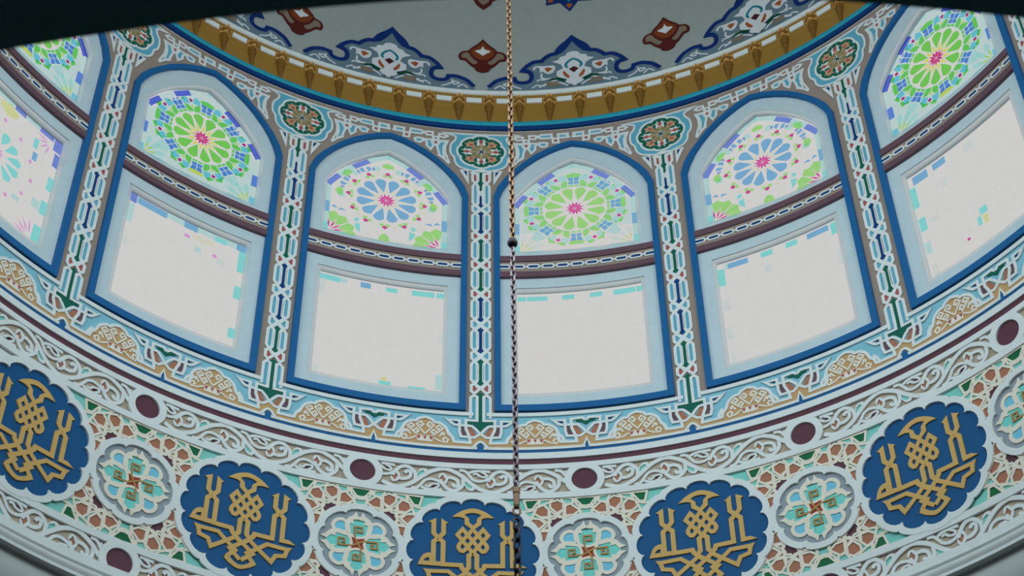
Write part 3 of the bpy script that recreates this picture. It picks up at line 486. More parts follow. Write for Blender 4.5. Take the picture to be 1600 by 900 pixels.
for i, k in enumerate(WIN):
    t = th(k); root = empty('window_%d' % (i+1), t, 9.74)
    tag(root, 'tall arched stained-glass window in a blue frame, %s' % ORD[i], 'window', 'arched windows round the drum', 'structure')
    if not shared:
        a = MB(); a.poly(arch(BO, 9.742), -.01, .03, [HOLE]); shared['blue_frame'] = a.build('blue_frame', 'frame_blue', root, f).data
        a = MB(); a.poly(arch([(x*1.01, y+.01) for x, y in BI], 9.80), -.10, -.008, [arch(GO, 11.80), [(-.64, 9.94), (.645, 9.94), (.645, 11.32), (-.64, 11.32)]]); shared['surround'] = a.build('surround', 'reveal_grey', root, f).data
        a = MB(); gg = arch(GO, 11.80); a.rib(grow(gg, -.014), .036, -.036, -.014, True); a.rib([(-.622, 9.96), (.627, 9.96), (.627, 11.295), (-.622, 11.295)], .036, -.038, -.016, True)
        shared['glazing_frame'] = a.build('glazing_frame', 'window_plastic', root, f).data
        a = MB(); a.poly([(-.77, 11.50), (.77, 11.50), (.77, 11.66), (-.77, 11.66)], -.01, .015); shared['transom'] = a.build('transom', 'brown', root, f).data
        a = MB()
        for z0, z1 in ((11.653, 11.73), (11.443, 11.512)): a.poly([(-.77, z0), (.77, z0), (.77, z1), (-.77, z1)], -.01, .03)
        shared['transom_moulding'] = a.build('transom_moulding', 'maroon_light', root, f).data
        a = MB(); link_row(a, 11, .146, 11.583, .016); shared['link_strap'] = a.build('link_strap', 'white', root, f).data
        a = MB()
        for q in range(11):
            u = (q-5)*.146
            a.poly([(u-.05, 11.583), (u-.04, 11.597), (u+.04, 11.597), (u+.05, 11.583), (u+.04, 11.569), (u-.04, 11.569)], 0, .018)
        shared['link_inlay'] = a.build('link_inlay', 'navy_blue', root, f).data
        a = MB(); a.rib([(-.90, 9.705), (.90, 9.705)], .04, 0, .014); shared['sill_bead'] = a.build('sill_bead', 'white', root, f).data
    else:
        for n, me in shared.items():
            o = bpy.data.objects.new(n, me); COL.objects.link(o); o.parent = root
    kd, viv = UPV[k]
    upper_glass(kd, viv).build('stained_glass', GM, root, f)
    lower_glass(LOW[k], i).build('stained_glass', GM, root, f)

# ------------------------------------------------------------------ pier interlace
VX0 = 12.408; PX = .4015
def pier():
    root = empty('interlace_pilaster', 0, 9.66); fn = wall(9.66)
    wb = MB(); cells = {n: MB() for n in ('cell_blue', 'brick_red', 'deep_green', 'navy_blue')}
    Wd, d, dw = .028, .002, .010
    def c(n, p, both=True):
        cells[n].cell(wb, p, Wd, d, dw)
        if both: cells[n].cell(wb, mir(p), Wd, d, dw)
    c('deep_green', D['p_stem'], False); c('brick_red', mv(D['p_red'], .002, 0)); c('cell_blue', D['p_lb0']); c('navy_blue', D['p_I0'], False)
    xcol = ['cell_blue', 'brick_red', 'brick_red', 'brick_red', 'cell_blue', 'cell_blue', 'brick_red']
    icol = ['navy_blue', 'deep_green', 'deep_green', 'navy_blue', 'navy_blue', 'deep_green']
    for i in range(7):
        v = VX0-PX*i
        c(xcol[i], mv(D['p_x'], 0, v))
        if i < 6: c('cell_blue', mv(D['p_lb'], 0, v)); c(icol[i], mv(D['p_I'], .003, v), False)
    # last cell runs down into the palmette
    v = VX0-PX*6
    for s in (1, -1):
        wb.rib([(s*.091, 9.66), (s*.091, v-.10), (s*.062, v-.068), (s*.031, v-.085), (s*.031, 9.66)], Wd, 0, dw)
        cells['cell_blue'].poly([(s*.042, 9.66), (s*.080, 9.66), (s*.080, v-.11), (s*.060, v-.088), (s*.042, v-.11)], 0, d, sides=False)
    cells['deep_green'].poly([(-.02, 9.64), (.02, 9.64), (.02, v-.08), (.033, v-.055), (0, v-.02), (-.033, v-.055), (-.02, v-.08)], 0, d, sides=False)
    wb.build('strapwork', 'white', root, fn)
    for n, b in cells.items(): b.each('inlay', n, root, fn)
    return root
pr = ['between the first and second window from the left', 'between the second and third window from the left', 'between the two windows beside the hanging chain, left of the chain', 'between the fourth and fifth window from the left', 'between the fifth and sixth window from the left', 'right of the rightmost window, cut off by the picture edge']
pn = ['first pier from the left', 'second pier from the left', 'pier left of the hanging chain', 'second pier from the right', 'rightmost whole pier', 'pier at the right picture edge']
series(pier, [-2, -1, 0, 1, 2, 3], th, 9.66, lambda i: 'slim pilaster of white interlaced straps on the '+pn[i], 'pilaster', 'interlaced pilasters between windows')

def lobes(n, r, bulge, phase, m=7):
    out = []
    for j in range(n):
        a0 = phase+2*pi*j/n-pi/n; a1 = a0+2*pi/n
        p0 = Vector((r*cos(a0), r*sin(a0))); p1 = Vector((r*cos(a1), r*sin(a1))); mid = (p0+p1)/2; nr = mid.normalized()
        ch = (p1-p0)/2
        for k in range(m):
            t = pi*k/m
            q = mid-ch*cos(t)+nr*(bulge*sin(t)); out.append((q.x, q.y))
    return out
FC = 13.295
def flower():
    root = empty('flower_medallion', 0, 13.03); fn = wall(13.03)
    g = lobes(8, .216, .045, pi/2)
    mvv = lambda p: mv(p, 0, FC)
    b = MB(); b.poly(mvv(g), 0, .004); b.build('field', 'deep_green', root, fn)
    # light blue surround, cut flat by the strap along the top
    h = [(.40, .272), (.33, .262), (.262, .225), (.275, .15), (.311, .095), (.320, .005), (.307, -.06), (.277, -.10), (.265, -.18), (.222, -.243), (.15, -.272), (.10, -.288)]
    h = [h[0]]+sm(h[1:], 3)
    o1 = h+[(0, -.30)]+[(-x, y) for x, y in reversed(h)]
    b = MB(); b.poly(mvv(o1), 0, .003, [mvv(sc(g, 1.05))], sides=False); b.build('surround', 'cell_blue', root, fn)
    b = MB(); b.rib(mvv(grow(g, .012)), .024, 0, .011, True); b.rib(mvv(grow(o1, .010)), .022, 0, .010, True)
    for s in (1, -1): b.poly([(s*x, y) for x, y in ((.132, 13.0), (.228, 13.0), (.128, 12.775))], 0, .010, [[(s*x, y) for x, y in ((.150, 12.985), (.19, 12.985), (.147, 12.905))]])
    b.build('border', 'white', root, fn)
    b = MB()
    for s in (1, -1): b.poly([(s*x, y) for x, y in ((.146, 12.99), (.20, 12.99), (.143, 12.89))], 0, .003, sides=False)
    b.each('corner_inlay', 'navy_blue', root, fn)
    wt, pk, ol, pc = MB(), MB(), MB(), MB()
    for j in range(4):
        a = j*pi/2
        wt.poly(mvv(rot(sc(D['fl_white'], .93), a)), .004, 0.0084); pk.poly(mvv(rot(D['fl_tip'], a)), .004, 0.0100)
        for s in (1, -1): ol.poly(mvv(rot([(s*.004, .02), (s*.035, .06), (s*.045, .09), (s*.022, .11), (s*.004, .085)], a)), .004, 0.0103)
        pc.poly(mvv(rot([(0, .07), (.02, .11), (0, .135), (-.02, .11)], a)), .004, 0.0109)
        dg = a+pi/4
        q = [(0, .02), (.016, .06), (.024, .10), (.026, .135), (.045, .155), (.074, .158), (.048, .174), (.036, .19), (.028, .218), (.012, .195), (0, .21)]
        pc.poly(mvv(rot(q+[(-x, y) for x, y in q[-2:0:-1]], dg)), .004, 0.0078)
        pk.poly(mvv(rot([(0, .12), (.02, .15), (0, .185), (-.02, .15)], dg)), .004, 0.0087)
        for s in (1, -1): ol.poly(mvv(rot([(s*.003, .03), (s*.018, .07), (s*.022, .11), (s*.004, .11)], dg)), .004, 0.0087)
    wt.each('petal', 'white', root, fn); pc.each('petal', 'peach', root, fn); pk.each('petal_tip', 'brick_red', root, fn); ol.each('leaf', 'olive', root, fn)
    b = MB(); b.poly(mvv([(.014*cos(2*pi*i/12), .014*sin(2*pi*i/12)) for i in range(12)]), .004, 0.0123); b.build('centre_boss', 'navy_blue', root, fn)
    return root
series(flower, [-2, -1, 0, 1, 2], th, 13.03, lambda i: 'green lobed flower medallion at the head of the '+pn[i], 'medallion', 'flower medallions on pier heads')

def spandrel():
    root = empty('arch_tracery', 0, 12.9); fn = wall(12.9)
    cl = {n: MB() for n in ('lb', 'red', 'purple')}
    for s in (1, -1):
        wb = MB()
        for n, ps in D['sp'].items():
            for p in ps: cl[n].cell(wb, [(s*x, y) for x, y in p], .026, .002, .010)
        wb.rib([(s*x, y) for x, y in D['sp_wing'][0:1]+D['sp_wing'][2:7]+D['sp_wing'][7:]], .024, 0, .010)
        wb.rib([(s*.015, 13.485), (s*.03, 13.52), (s*.05, 13.535)], .025, 0, .010)
        wb.build('strapwork', 'white', root, fn)
    for n, m in (('lb', 'cell_blue'), ('red', 'brick_red'), ('purple', 'maroon')): cl[n].each('inlay', m, root, fn)
    return root
series(spandrel, [-1.5, -.5, .5, 1.5, 2.5], th, 12.9, lambda i: 'white strap tracery over the arch of the window '+['second from the left', 'third from the left', 'fourth from the left', 'fifth from the left', 'rightmost, cut by the dark arch'][i], 'tracery', 'tracery over window arches')

# ------------------------------------------------------------------ band of palmettes and hooked cartouches
def palmette(stem):
    def make():
        root = empty('palmette_ornament', 0, 9.3); fn = wall(9.3)
        sal, mar, nav, gr, bu, tn, eb = (MB() for _ in range(7))
        S1 = D['pf_S1'] if stem else [(0, 9.610)]+[(.034, 9.640)]+D['pf_S1'][2:]
        if stem: S1 = [(.031, 9.66)]+[(.031, 9.63)]+S1[2:]
        for s in (1, -1):
            fx = lambda p: [(s*x, y) for x, y in p]; wb = MB()
            wb.rib(fx(S1), .027, 0, .013); wb.rib(fx(D['pf_S2']), .026, 0, .0125)
            wb.poly(fx([(.232, 9.58), (.236, 9.566), (.262, 9.575), (.335, 9.655), (.285, 9.635)]), 0, .0125); wb.build('strapwork', 'white', root, fn)
            sal.poly(fx(D['pf_sal']), 0, .003, sides=False); mar.poly(fx(D['pf_mar']), 0, .003, sides=False); nav.poly(fx(D['pf_nav']), 0, .003, sides=False)
            tn.poly(fx([(0, 9.37), (.0, 9.47), (.05, 9.43), (.085, 9.42), (.085, 9.37)]), 0, .0045, sides=False)
        if stem: h = [(0, 9.66), (.02, 9.66), (.02, 9.605), (.05, 9.618), (.118, 9.618), (.118, 9.602), (.066, 9.589), (.036, 9.562), (.042, 9.545), (.042, 9.522), (.030, 9.501), (.012, 9.491), (0, 9.490)]
        else: h = [(0, 9.595), (.034, 9.624), (.088, 9.622), (.088, 9.604), (.044, 9.596), (0, 9.562)]
        gr.poly(h+[(-x, y) for x, y in h[-2:0:-1]], 0, .006)
        if stem:
            bu.poly([(-.03, 9.26), (-.028, 9.325), (-.015, 9.348), (0, 9.358), (.015, 9.348), (.028, 9.325), (.03, 9.26)], 0, .022)
            eb.rib(sm([(-.075, 9.306), (-.052, 9.33), (-.03, 9.362), (0, 9.378), (.03, 9.362), (.052, 9.33), (.075, 9.306)], 3), .024, 0, .024)
        else:
            bu.poly([(-.026, 9.26), (-.012, 9.32), (0, 9.365), (.012, 9.32), (.026, 9.26)], 0, .022)
            eb.rib([(-.045, 9.306), (-.024, 9.325), (0, 9.393), (.024, 9.325), (.045, 9.306)], .018, 0, .024)
        eb.build('finial_border', 'white', root, fn); sal.each('inlay', 'salmon', root, fn); mar.each('inlay', 'maroon_light', root, fn); nav.each('inlay', 'navy_blue', root, fn)
        tn.each('ground', 'cartouche_tan', root, fn); gr.build('leaf', 'deep_green', root, fn); bu.build('finial', 'frame_blue', root, fn)
        return root
    return make
series(palmette(True), [-2, -1, 0, 1, 2], th, 9.3, lambda i: 'white strap palmette with a green stem foot, below the '+pn[i], 'palmette', 'palmettes at pier feet')
WN = ['leftmost window', 'second window from the left', 'third window from the left', 'fourth window from the left', 'fifth window from the left', 'rightmost window']
series(palmette(False), [-1.5, -.5, .5, 1.5, 2.5], th, 9.3, lambda i: 'white strap palmette with a green V leaf, centred under the '+WN[i+1], 'palmette', 'palmettes under windows')
def cartouche():
    root = empty('hooked_cartouche', 0, 9.32); fn = wall(9.32); c0 = -.464
    h = sm([(x-c0, y) for x, y in D['ct_out']], 4); h[0] = (0, h[0][1])
    out = [(-x, y) for x, y in reversed(h[1:])]+h
    b = MB(); b.poly(out+[(.262, 9.36), (-.262, 9.36)], 0, .003, sides=False); b.build('field', 'cartouche_tan', root, fn)
    b = MB(); b.rib([(-.30, 9.374)]+out+[(.30, 9.374)], .028, 0, .014); b.build('border', 'white', root, fn)
    wb = MB(); rd = MB(); gy = MB()
    bs = [(x-c0, y) for x, y in D['ct_base']]
    hw = .078; wb.poly([(-hw, 9.423), (hw, 9.423), (hw-.01, 9.358), (-hw+.01, 9.358)], .0, .012)
    for s in (1, -1):
        for p in D['ct_h']: wb.rib([(s*(x-c0), y) for x, y in p], .0155, 0, .012)
        for p in D['ct_red'][1:]: rd.poly([(s*(x-c0), y) for x, y in p], .012, .0128, sides=False)
    rd.poly([(-.018, 9.417), (.018, 9.417), (0, 9.375)], .012, .0128, sides=False)
    wb.build('hook_fretwork', 'pale_stone', root, fn); rd.each('inlay', 'brick_red', root, fn)
    return root
CT = [(-2.5, 1), (-1.5, -1), (-1.5, 1), (-.5, -1), (-.5, 1), (.5, -1), (.5, 1), (1.5, -1), (1.5, 1), (2.5, -1)]
series(cartouche, CT, lambda q: th(q[0])-q[1]*.464/R, 9.32, lambda i: 'tan hooked cartouche under the %s half of the %s' % ('left' if CT[i][1] < 0 else 'right', WN[WIN.index(CT[i][0])]), 'cartouche', 'tan hooked cartouches')

# ------------------------------------------------------------------ scroll friezes with red roundels
def roundel(): 
    root = empty('red_roundel', 0, 8.78); fn = wall(8.78)
    n = 40; circ = lambda r: [(r*cos(2*pi*i/n), 8.943+r*sin(2*pi*i/n)) for i in range(n)]
    b = MB(); b.poly(circ(.118), 0, .006, sides=False); b.build('disc', 'maroon', root, fn)
    b = MB(); b.poly(circ(.178), 0, .026, [circ(.115)]); b.build('ring', 'white', root, fn)
    return root
RW = [-1.5, -.5, .5, 1.5, 2.5]
series(roundel, RW, tl, 8.78, lambda i: 'dark red roundel in a white ring, upper frieze, below the '+WN[i+1], 'roundel', 'red roundels of the upper scroll frieze')
series(roundel, [-1.5, 1.5], tl, 7.24, lambda i: 'dark red roundel half hidden by the ledge at the lower %s of the photo' % ('left', 'right')[i], 'roundel', 'red roundels of the lower scroll frieze')
def scroll(vc):
    def make():
        root = empty('scroll_panel', 0, vc-.16); fn = wall(vc-.16)
        wb = MB(); og, tl_, dk = MB(), MB(), MB()
        P = .4225; x0 = .288; vm = 8.925
        half = DT*R/2
        for j in range(-1, 5):
            flip = j % 2 != 0
            def X(p):   # half-wave j, alternately upside down; measured from the left roundel
                q = [(x+P*j, (2*vm-y if flip else y)) for x, y in p]
                return [(x-half-.0, y-vm+vc) for x, y in q]
            lo, hi = -half+.165, half-.165
            def ok(p): return min(x for x, _ in p) > lo-.02 and max(x for x, _ in p) < hi+.02
            def put(p, w, d1=.03, smn=4):
                q = [t for t in sm(X(p), smn) if lo-.01 < t[0] < hi+.01]
                if len(q) > 1: wb.rib(q, w, 0, d1-.014)
            put(D['sc_br'], .033); put(D['sc_curl'], .031, .029)
            put(D['sc_tul'], .026, .028); put(D['sc_tul2'], .026, .028); put(D['sc_tul3'], .02, .028)
            lz = sm(X(D['sc_loz']), 3, True); li = X(D['sc_lozi'])
            if ok(lz): li = grow(li, .007); wb.poly(lz, 0, .017, [li]); og.poly(li, 0, .006, sides=False)
            le = sm(X(D['sc_leaf']), 3, True); lf = X(D['sc_leafi'])
            if ok(le): lf = grow(lf, .006); wb.poly(grow(le, .004), 0, .017, [lf]); tl_.poly(lf, 0, .006, sides=False)
            do = X(D['sc_dot'])
            if ok(do): dk.poly(do, 0, .0185); 
        vine = []
        for j in range(-1, 4):
            flip = j % 2 != 0
            seg = [p for p in D['sc_vine'] if .288 <= p[0] < .288+P]
            seg = [(.288, 8.806), (.338, 8.811), (.40, 8.838), (.446, 8.867), (.50, 8.917), (.545, 8.958), (.60, 9.002), (.66, 9.030)]
            for x, y in seg:
                vine.append((x+P*j-half+.0, (2*vm-y if flip else y)-vm+vc))
        vine = [p for p in sm(vine, 3) if -half+.16 < p[0] < half-.16]
        wb.rib(vine, .038, 0, .0175)
        wb.build('vine', 'white', root, fn); og.each('bud', 'salmon', root, fn); tl_.each('leaf', 'teal', root, fn); dk.each('seed', 'maroon', root, fn)
        return root
    return make
SP = ['at the left picture edge', 'under the second pier from the left', 'under the pier left of the hanging chain', 'under the second pier from the right', 'under the rightmost whole pier']
series(scroll(8.942), [-2, -1, 0, 1, 2], tl, 8.782, lambda i: 'white carved vine scroll, upper frieze, '+SP[i], 'scroll frieze', 'vine scrolls of the upper frieze')
series(scroll(7.402), [-2, -1, 1, 2], tl, 7.242, lambda i: 'white carved vine scroll, lower frieze, '+['at the left picture edge', 'at lower left, right of the half-hidden roundel', 'at lower right, left of the half-hidden roundel', 'at the right picture edge'][i], 'scroll frieze', 'vine scrolls of the lower frieze')

# ------------------------------------------------------------------ great frieze: star lattice, rosettes, calligraphy
VC = 8.171
def lattice():
    root = empty('star_lattice', 0, 7.59); fn = wall(7.59)
    ws = {1: MB(), -1: MB()}; cl = {n: MB() for n in D['la']}
    def use(p):     # keep the lattice clear of the calligraphy frames
        return [(x-.014, y) for x, y in p]
    dep = dict(green=.012, teal=.006, salmon=.009, maroon=.006, tan=.006)
    for n, ps in D['la'].items():
        for p in ps:
            p = [(x, min(y, 8.76)) for x, y in use(p)]
            for sx in (1, -1):
                for sy in (1, -1):
                    q = [(sx*x, VC+sy*(y-VC)) for x, y in p]
                    cl[n].cell(ws[sy], q, .0195, dep[n]*.4, .013)
    for b in ws.values(): b.build('strapwork', 'cream', root, fn)
    b = MB(); w = DT*R/2; b.poly([(-w, 7.592), (w, 7.592), (w, 8.752), (-w, 8.752)], 0, .0005, sides=False); b.build('ground', 'teal', root, fn)
    for n, m in (('green', 'emerald'), ('teal', 'teal'), ('salmon', 'salmon'), ('maroon', 'maroon'), ('tan', 'lattice_tan')): cl[n].each('inlay', m, root, fn)
    return root
series(lattice, RW, tl, 7.59, lambda i: 'star lattice of salmon and green cells round the rosette '+['leftmost', 'second from the left', 'just right of the chain', 'second from the right', 'at the right picture edge'][i], 'lattice', 'star lattices of the great frieze')
def rosette():
    root = empty('rosette_medallion', 0, VC-.44); fn = wall(VC-.44)
    up = lambda p: mv(p, 0, VC)
    inn = lobes(8, .312, .058, pi/2); out = lobes(8, .375, .056, pi/2)
    b = MB(); b.poly(up(inn), 0, .004, sides=False); b.build('field', 'rosette_grey', root, fn)
    b = MB(); b.poly(up(out), .0135, .0275, [up(inn)]); b.poly(up(sc(inn, 1.002)), .003, .0135, [up(inn)]); b.build('border', 'white', root, fn)
    cr, te, bl, rd = (MB() for _ in range(4))
    pet = D['ro_petal']; drop = D['ro_drop']
    half = [(max(x, 0), y) for x, y in [(0, .276), (.052, .234), (.043, .188), (.066, .2), (.09, .172), (.088, .13), (.06, .09), (.03, .072), (0, .068)]]
    pet = half+[(-x, y) for x, y in half[-2:0:-1]]
    oh = [(.012, .272), (.028, .325), (.052, .282), (.095, .25), (.118, .21), (.122, .165), (.11, .105), (.07, .06), (.0, .042)]
    peto = oh+[(-x, y) for x, y in oh[-2::-1]]
    dr = [(.0, .128), (.034, .175), (.052, .222), (.036, .256), (0, .268)]
    drop = dr+[(-x, y) for x, y in dr[-2:0:-1]]
    do = [(0, .10), (.05, .15), (.080, .21), (.070, .268), (.036, .294), (0, .302)]
    dropo = do+[(-x, y) for x, y in do[-2:0:-1]]
    key = [(0, .0), (-.02, .02), (-.030, .07), (-.034, .165), (.030, .165), (.030, .118), (-.002, .118), (-.002, .14)]
    key = [(0, 0), (-.028, .05), (-.034, .165), (.032, .165), (.032, .115), (-.004, .115), (-.004, .14)]
    for j in range(4):
        a = j*pi/2
        cr.poly(up(rot(peto, a)), .004, .017, [up(rot(sm(pet, 1, True), a))])
        cr.poly(up(rot(sm(dropo, 3, True), a+pi/4)), .004, .0167, [up(rot(sm(drop, 3, True), a+pi/4))])
        te.poly(up(rot(grow(pet, .004), a)), 0, .009, sides=False); bl.poly(up(rot(grow(drop, .004), a+pi/4)), 0, .0092, sides=False)
        gd = MB(); gd.rib(up(rot(key, a)), .0165, .009, .019); gd.build('meander_key', 'gold_dull', root, fn)
    q = []
    for j in range(4):
        a = pi/4+j*pi/2; q += [(.088*cos(a), .088*sin(a)), (.046*cos(a+pi/4), .046*sin(a+pi/4))]
    rd.poly(up(q), .004, .010)
    cr.build('petal_outline', 'cream', root, fn); te.each('petal', 'turq_light', root, fn); bl.each('drop', 'sky_blue', root, fn)
    rd.build('centre', 'rust', root, fn)
    return root
series(rosette, RW, tl, VC-.44, lambda i: 'rosette medallion with turquoise petals and gold keys, '+['leftmost, between the two left calligraphy roundels', 'second from the left', 'just right of the hanging chain', 'second from the right', 'rightmost, cut by the picture edge'][i], 'rosette', 'turquoise rosettes of the great frieze')
def calligraphy():
    root = empty('calligraphy_medallion', 0, VC-.62); fn = wall(VC-.62)
    up = lambda p: mv(p, 0, VC)
    inn = lobes(16, .518, .062, pi/2); out = lobes(16, .600, .034, pi/2)
    b = MB(); b.poly(up(inn), 0, .006, sides=False); b.build('field', 'medallion_blue', root, fn)
    b = MB(); b.poly(up(out), .0135, .0285, [up(inn)]); b.poly(up(sc(inn, 1.002)), .003, .0135, [up(inn)]); b.build('border', 'white', root, fn)
    g = MB(); w = .041; d0, d1 = .006, .020
    def rb(p, ww=w): g.rib(up(p), ww, d0, d1)
    def both(p, ww=w): rb(p, ww); rb(mir(p), ww)
    # crescent
    o = [(.182, .374), (.132, .42), (.07, .456), (0, .473)]; i = [(.182, .374), (.116, .377), (.074, .363)]
    oo = sm([(-x, y) for x, y in o[:3]]+o[::-1], 4)
    lo = sm([(.074, .363), (.116, .377), (.182, .374)], 3)
    hol = [(-.074, .404), (-.038, .421), (0, .426), (.038, .421), (.074, .404), (.035, .365), (.031, .325), (0, .292), (-.031, .325), (-.035, .365)]
    g.poly(up(oo+lo[::-1]+[(.072, .305), (0, .245), (-.072, .305)]+[(-x, y) for x, y in lo]), d0, d1, [up(hol)])
    # knot in its own lattice of diagonals
    c0 = (-.001, .131); ax, ay = .044, .0605
    K = lambda x, y: (c0[0]+(x-y)*ax, c0[1]-(x+y)*ay)
    kw = .036
    arc = [(1.55, -1), (1.85, -.93), (2.0, -.72), (2.0, -.28), (1.85, -.07), (1.55, 0)]
    k1 = [(-1.05, -1)]+arc+[(-2.0, 0), (-2.0, 1), (1, 1)]
    rb([K(x, y) for x, y in k1], kw); rb([K(y, x) for x, y in k1], kw)
    # stem
    both([(0, .012), (.0345, -.018), (.034, -.14), (.066, -.178)])
    # flanking letters
    for s in (1, -1):
        fx = lambda p: [(s*x, y) for x, y in p]
        X = (.296, .145)
        rb(fx([(.253, .318), (.253, .198), X, (.336, .108), (.336, -.112)])); rb(fx([(.338, .31), (.338, .195), X, (.254, .108), (.254, -.112)]))
        g.poly(up(fx([(.2325, .30), (.213, .308), (.275, .352), (.2735, .30)])), d0, d1); g.poly(up(fx([(.3585, .30), (.384, .312), (.318, .352), (.3175, .30)])), d0, d1)
        rb(fx([(.274, -.118), (.100, -.118), (.092, -.145), (.066, -.178), (.02, -.222)]))
    g.poly(up([(.316, -.095), (.40, -.10), (.457, -.137), (.316, -.137)]), d0, d1)
    g.poly(up([(-.468, -.137), (-.44, -.06), (-.42, -.03), (-.39, -.012), (-.33, -.008), (-.33, -.09), (-.25, -.097), (-.25, -.137)]), d0, d1, [up([(-.42, -.095), (-.405, -.068), (-.37, -.055), (-.37, -.095)])])
    # lower knot and the two side letters
    k2 = [(.066, -.178), (-.11, -.33)]
    for s in (1, -1):
        fx = lambda p: [(s*x+.005, y) for x, y in p]
        rb(fx([(.075, -.172), (-.10, -.312), (-.005, -.398)]), .037)
        rb(fx([(.035, -.33), (.135, -.25), (.212, -.186), (.385, -.194), (.368, -.262), (.290, -.278), (.258, -.345), (.135, -.250), (.06, -.19)]), .037)
        g.poly(up(fx([(.372, -.176), (.425, -.170), (.398, -.215), (.368, -.215)])), d0, d1)
    oo = sm([(-.135, -.408), (-.085, -.452), (0, -.486), (.085, -.452), (.145, -.408)], 4)
    ii = sm([(-.075, -.402), (-.05, -.425), (.005, -.447), (.06, -.425), (.085, -.402)], 3)
    g.poly(up(oo+[(.118, -.372)]+[(.085, -.402)]+ii[::-1]+[(-.108, -.372)]), d0, d1)
    both([(.06, -.335), (.112, -.395)], .037)
    g.build('kufic_letters', 'gold', root, fn)
    return root
CN = ['leftmost, cut by the picture edge', 'second from the left', 'crossed by the hanging chain', 'right of the hanging chain, fourth from the left', 'rightmost']
series(calligraphy, [-2, -1, 0, 1, 2], tl, VC-.62, lambda i: 'blue scalloped medallion with gold lettering, '+CN[i], 'medallion', 'blue calligraphy medallions')

# ------------------------------------------------------------------ gold cornice brackets and white blocks
def corbel():
    root = empty('bracket', 0, 13.80); fb = MB()
    def tier(v0, v1, a0, b0, a1, b1, m=fb):
        top = [(-a0, 0), (-a0*.55, b0*.75), (0, b0), (a0*.55, b0*.75), (a0, 0)]; bot = [(-a1, 0), (-a1*.55, b1*.75), (0, b1), (a1*.55, b1*.75), (a1, 0)]
        for (x, y), (x2, y2), (p, q), (p2, q2) in zip(top, top[1:], bot, bot[1:]):
            m.face([(x, v0, y), (x2, v0, y2), (p2, v1, q2), (p, v1, q)])
        m.face([(x, v0, y) for x, y in top]); m.face([(x, v1, y) for x, y in bot])
    base = 13.83
    tier(14.30, 14.25, .066, .055, .074, .085); tier(14.25, 14.19, .064, .075, .058, .062)
    tier(14.19, 14.12, .053, .056, .046, .046)
    tier(14.12, 14.05, .042, .043, .036, .037); tier(14.05, 13.97, .031, .033, .027, .028); tier(13.97, 13.90, .023, .028, .019, .024); tier(13.90, 13.875, .019, .024, .004, .006)
    def wb(u, v, d):
        q = R+.10-(.05*(max(0, 14.18-v)/.35)) - d
        return (q*cos(u/R)-R, -q*sin(u/R), v-13.80)
    fb.build('body', 'ochre_dark', root, wb)
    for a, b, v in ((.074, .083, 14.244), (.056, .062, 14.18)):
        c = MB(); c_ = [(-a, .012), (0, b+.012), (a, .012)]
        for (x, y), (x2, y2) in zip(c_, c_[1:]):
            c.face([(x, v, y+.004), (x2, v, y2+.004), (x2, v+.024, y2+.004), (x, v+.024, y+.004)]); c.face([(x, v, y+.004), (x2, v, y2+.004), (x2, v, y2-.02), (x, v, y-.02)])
        c.build('chevron_ledge', 'ochre_light', root, wb)  # ledge fronts painted lighter gold, imitating the light they face
    return root
def block():
    b = MB(); b.poly([(-.083, 14.196), (.083, 14.196), (.083, 14.268), (-.083, 14.268)], -.01, .035)
    def wb(u, v, d): return ((R+.10-d)*cos(u/R)-R, -(R+.10-d)*sin(u/R), v-14.2)
    return b.build('dentil_block', 'block_white', None, wb)
PH = th(0)-.045*DT; st = DT/6
ks = list(range(-11, 14))
def side(k, off=0):
    n = k if k > 0 else -k+1
    return '%s to the %s of the hanging chain' % (NTH[(k-1) if k > 0 else -k], 'right' if k > 0 else 'left')
cb = series(corbel, ks, lambda k: PH-k*st, 13.80, lambda i: 'gold stalactite bracket under the dome, '+side(ks[i]), 'bracket', 'gold brackets of the cornice')
for o, k in zip(cb, ks):
    if k % 3 == 2: o.scale = (1, 1.16, 1.0)
kb = ks[:-1]
series(block, kb, lambda k: PH-(k+.5)*st, 14.2, lambda i: 'small white block between gold brackets, '+('directly behind the hanging chain' if kb[i] == 0 else '%s to the %s of the hanging chain' % (NTH[abs(kb[i])-1], 'right' if kb[i] > 0 else 'left')), 'block', 'white blocks between gold brackets')

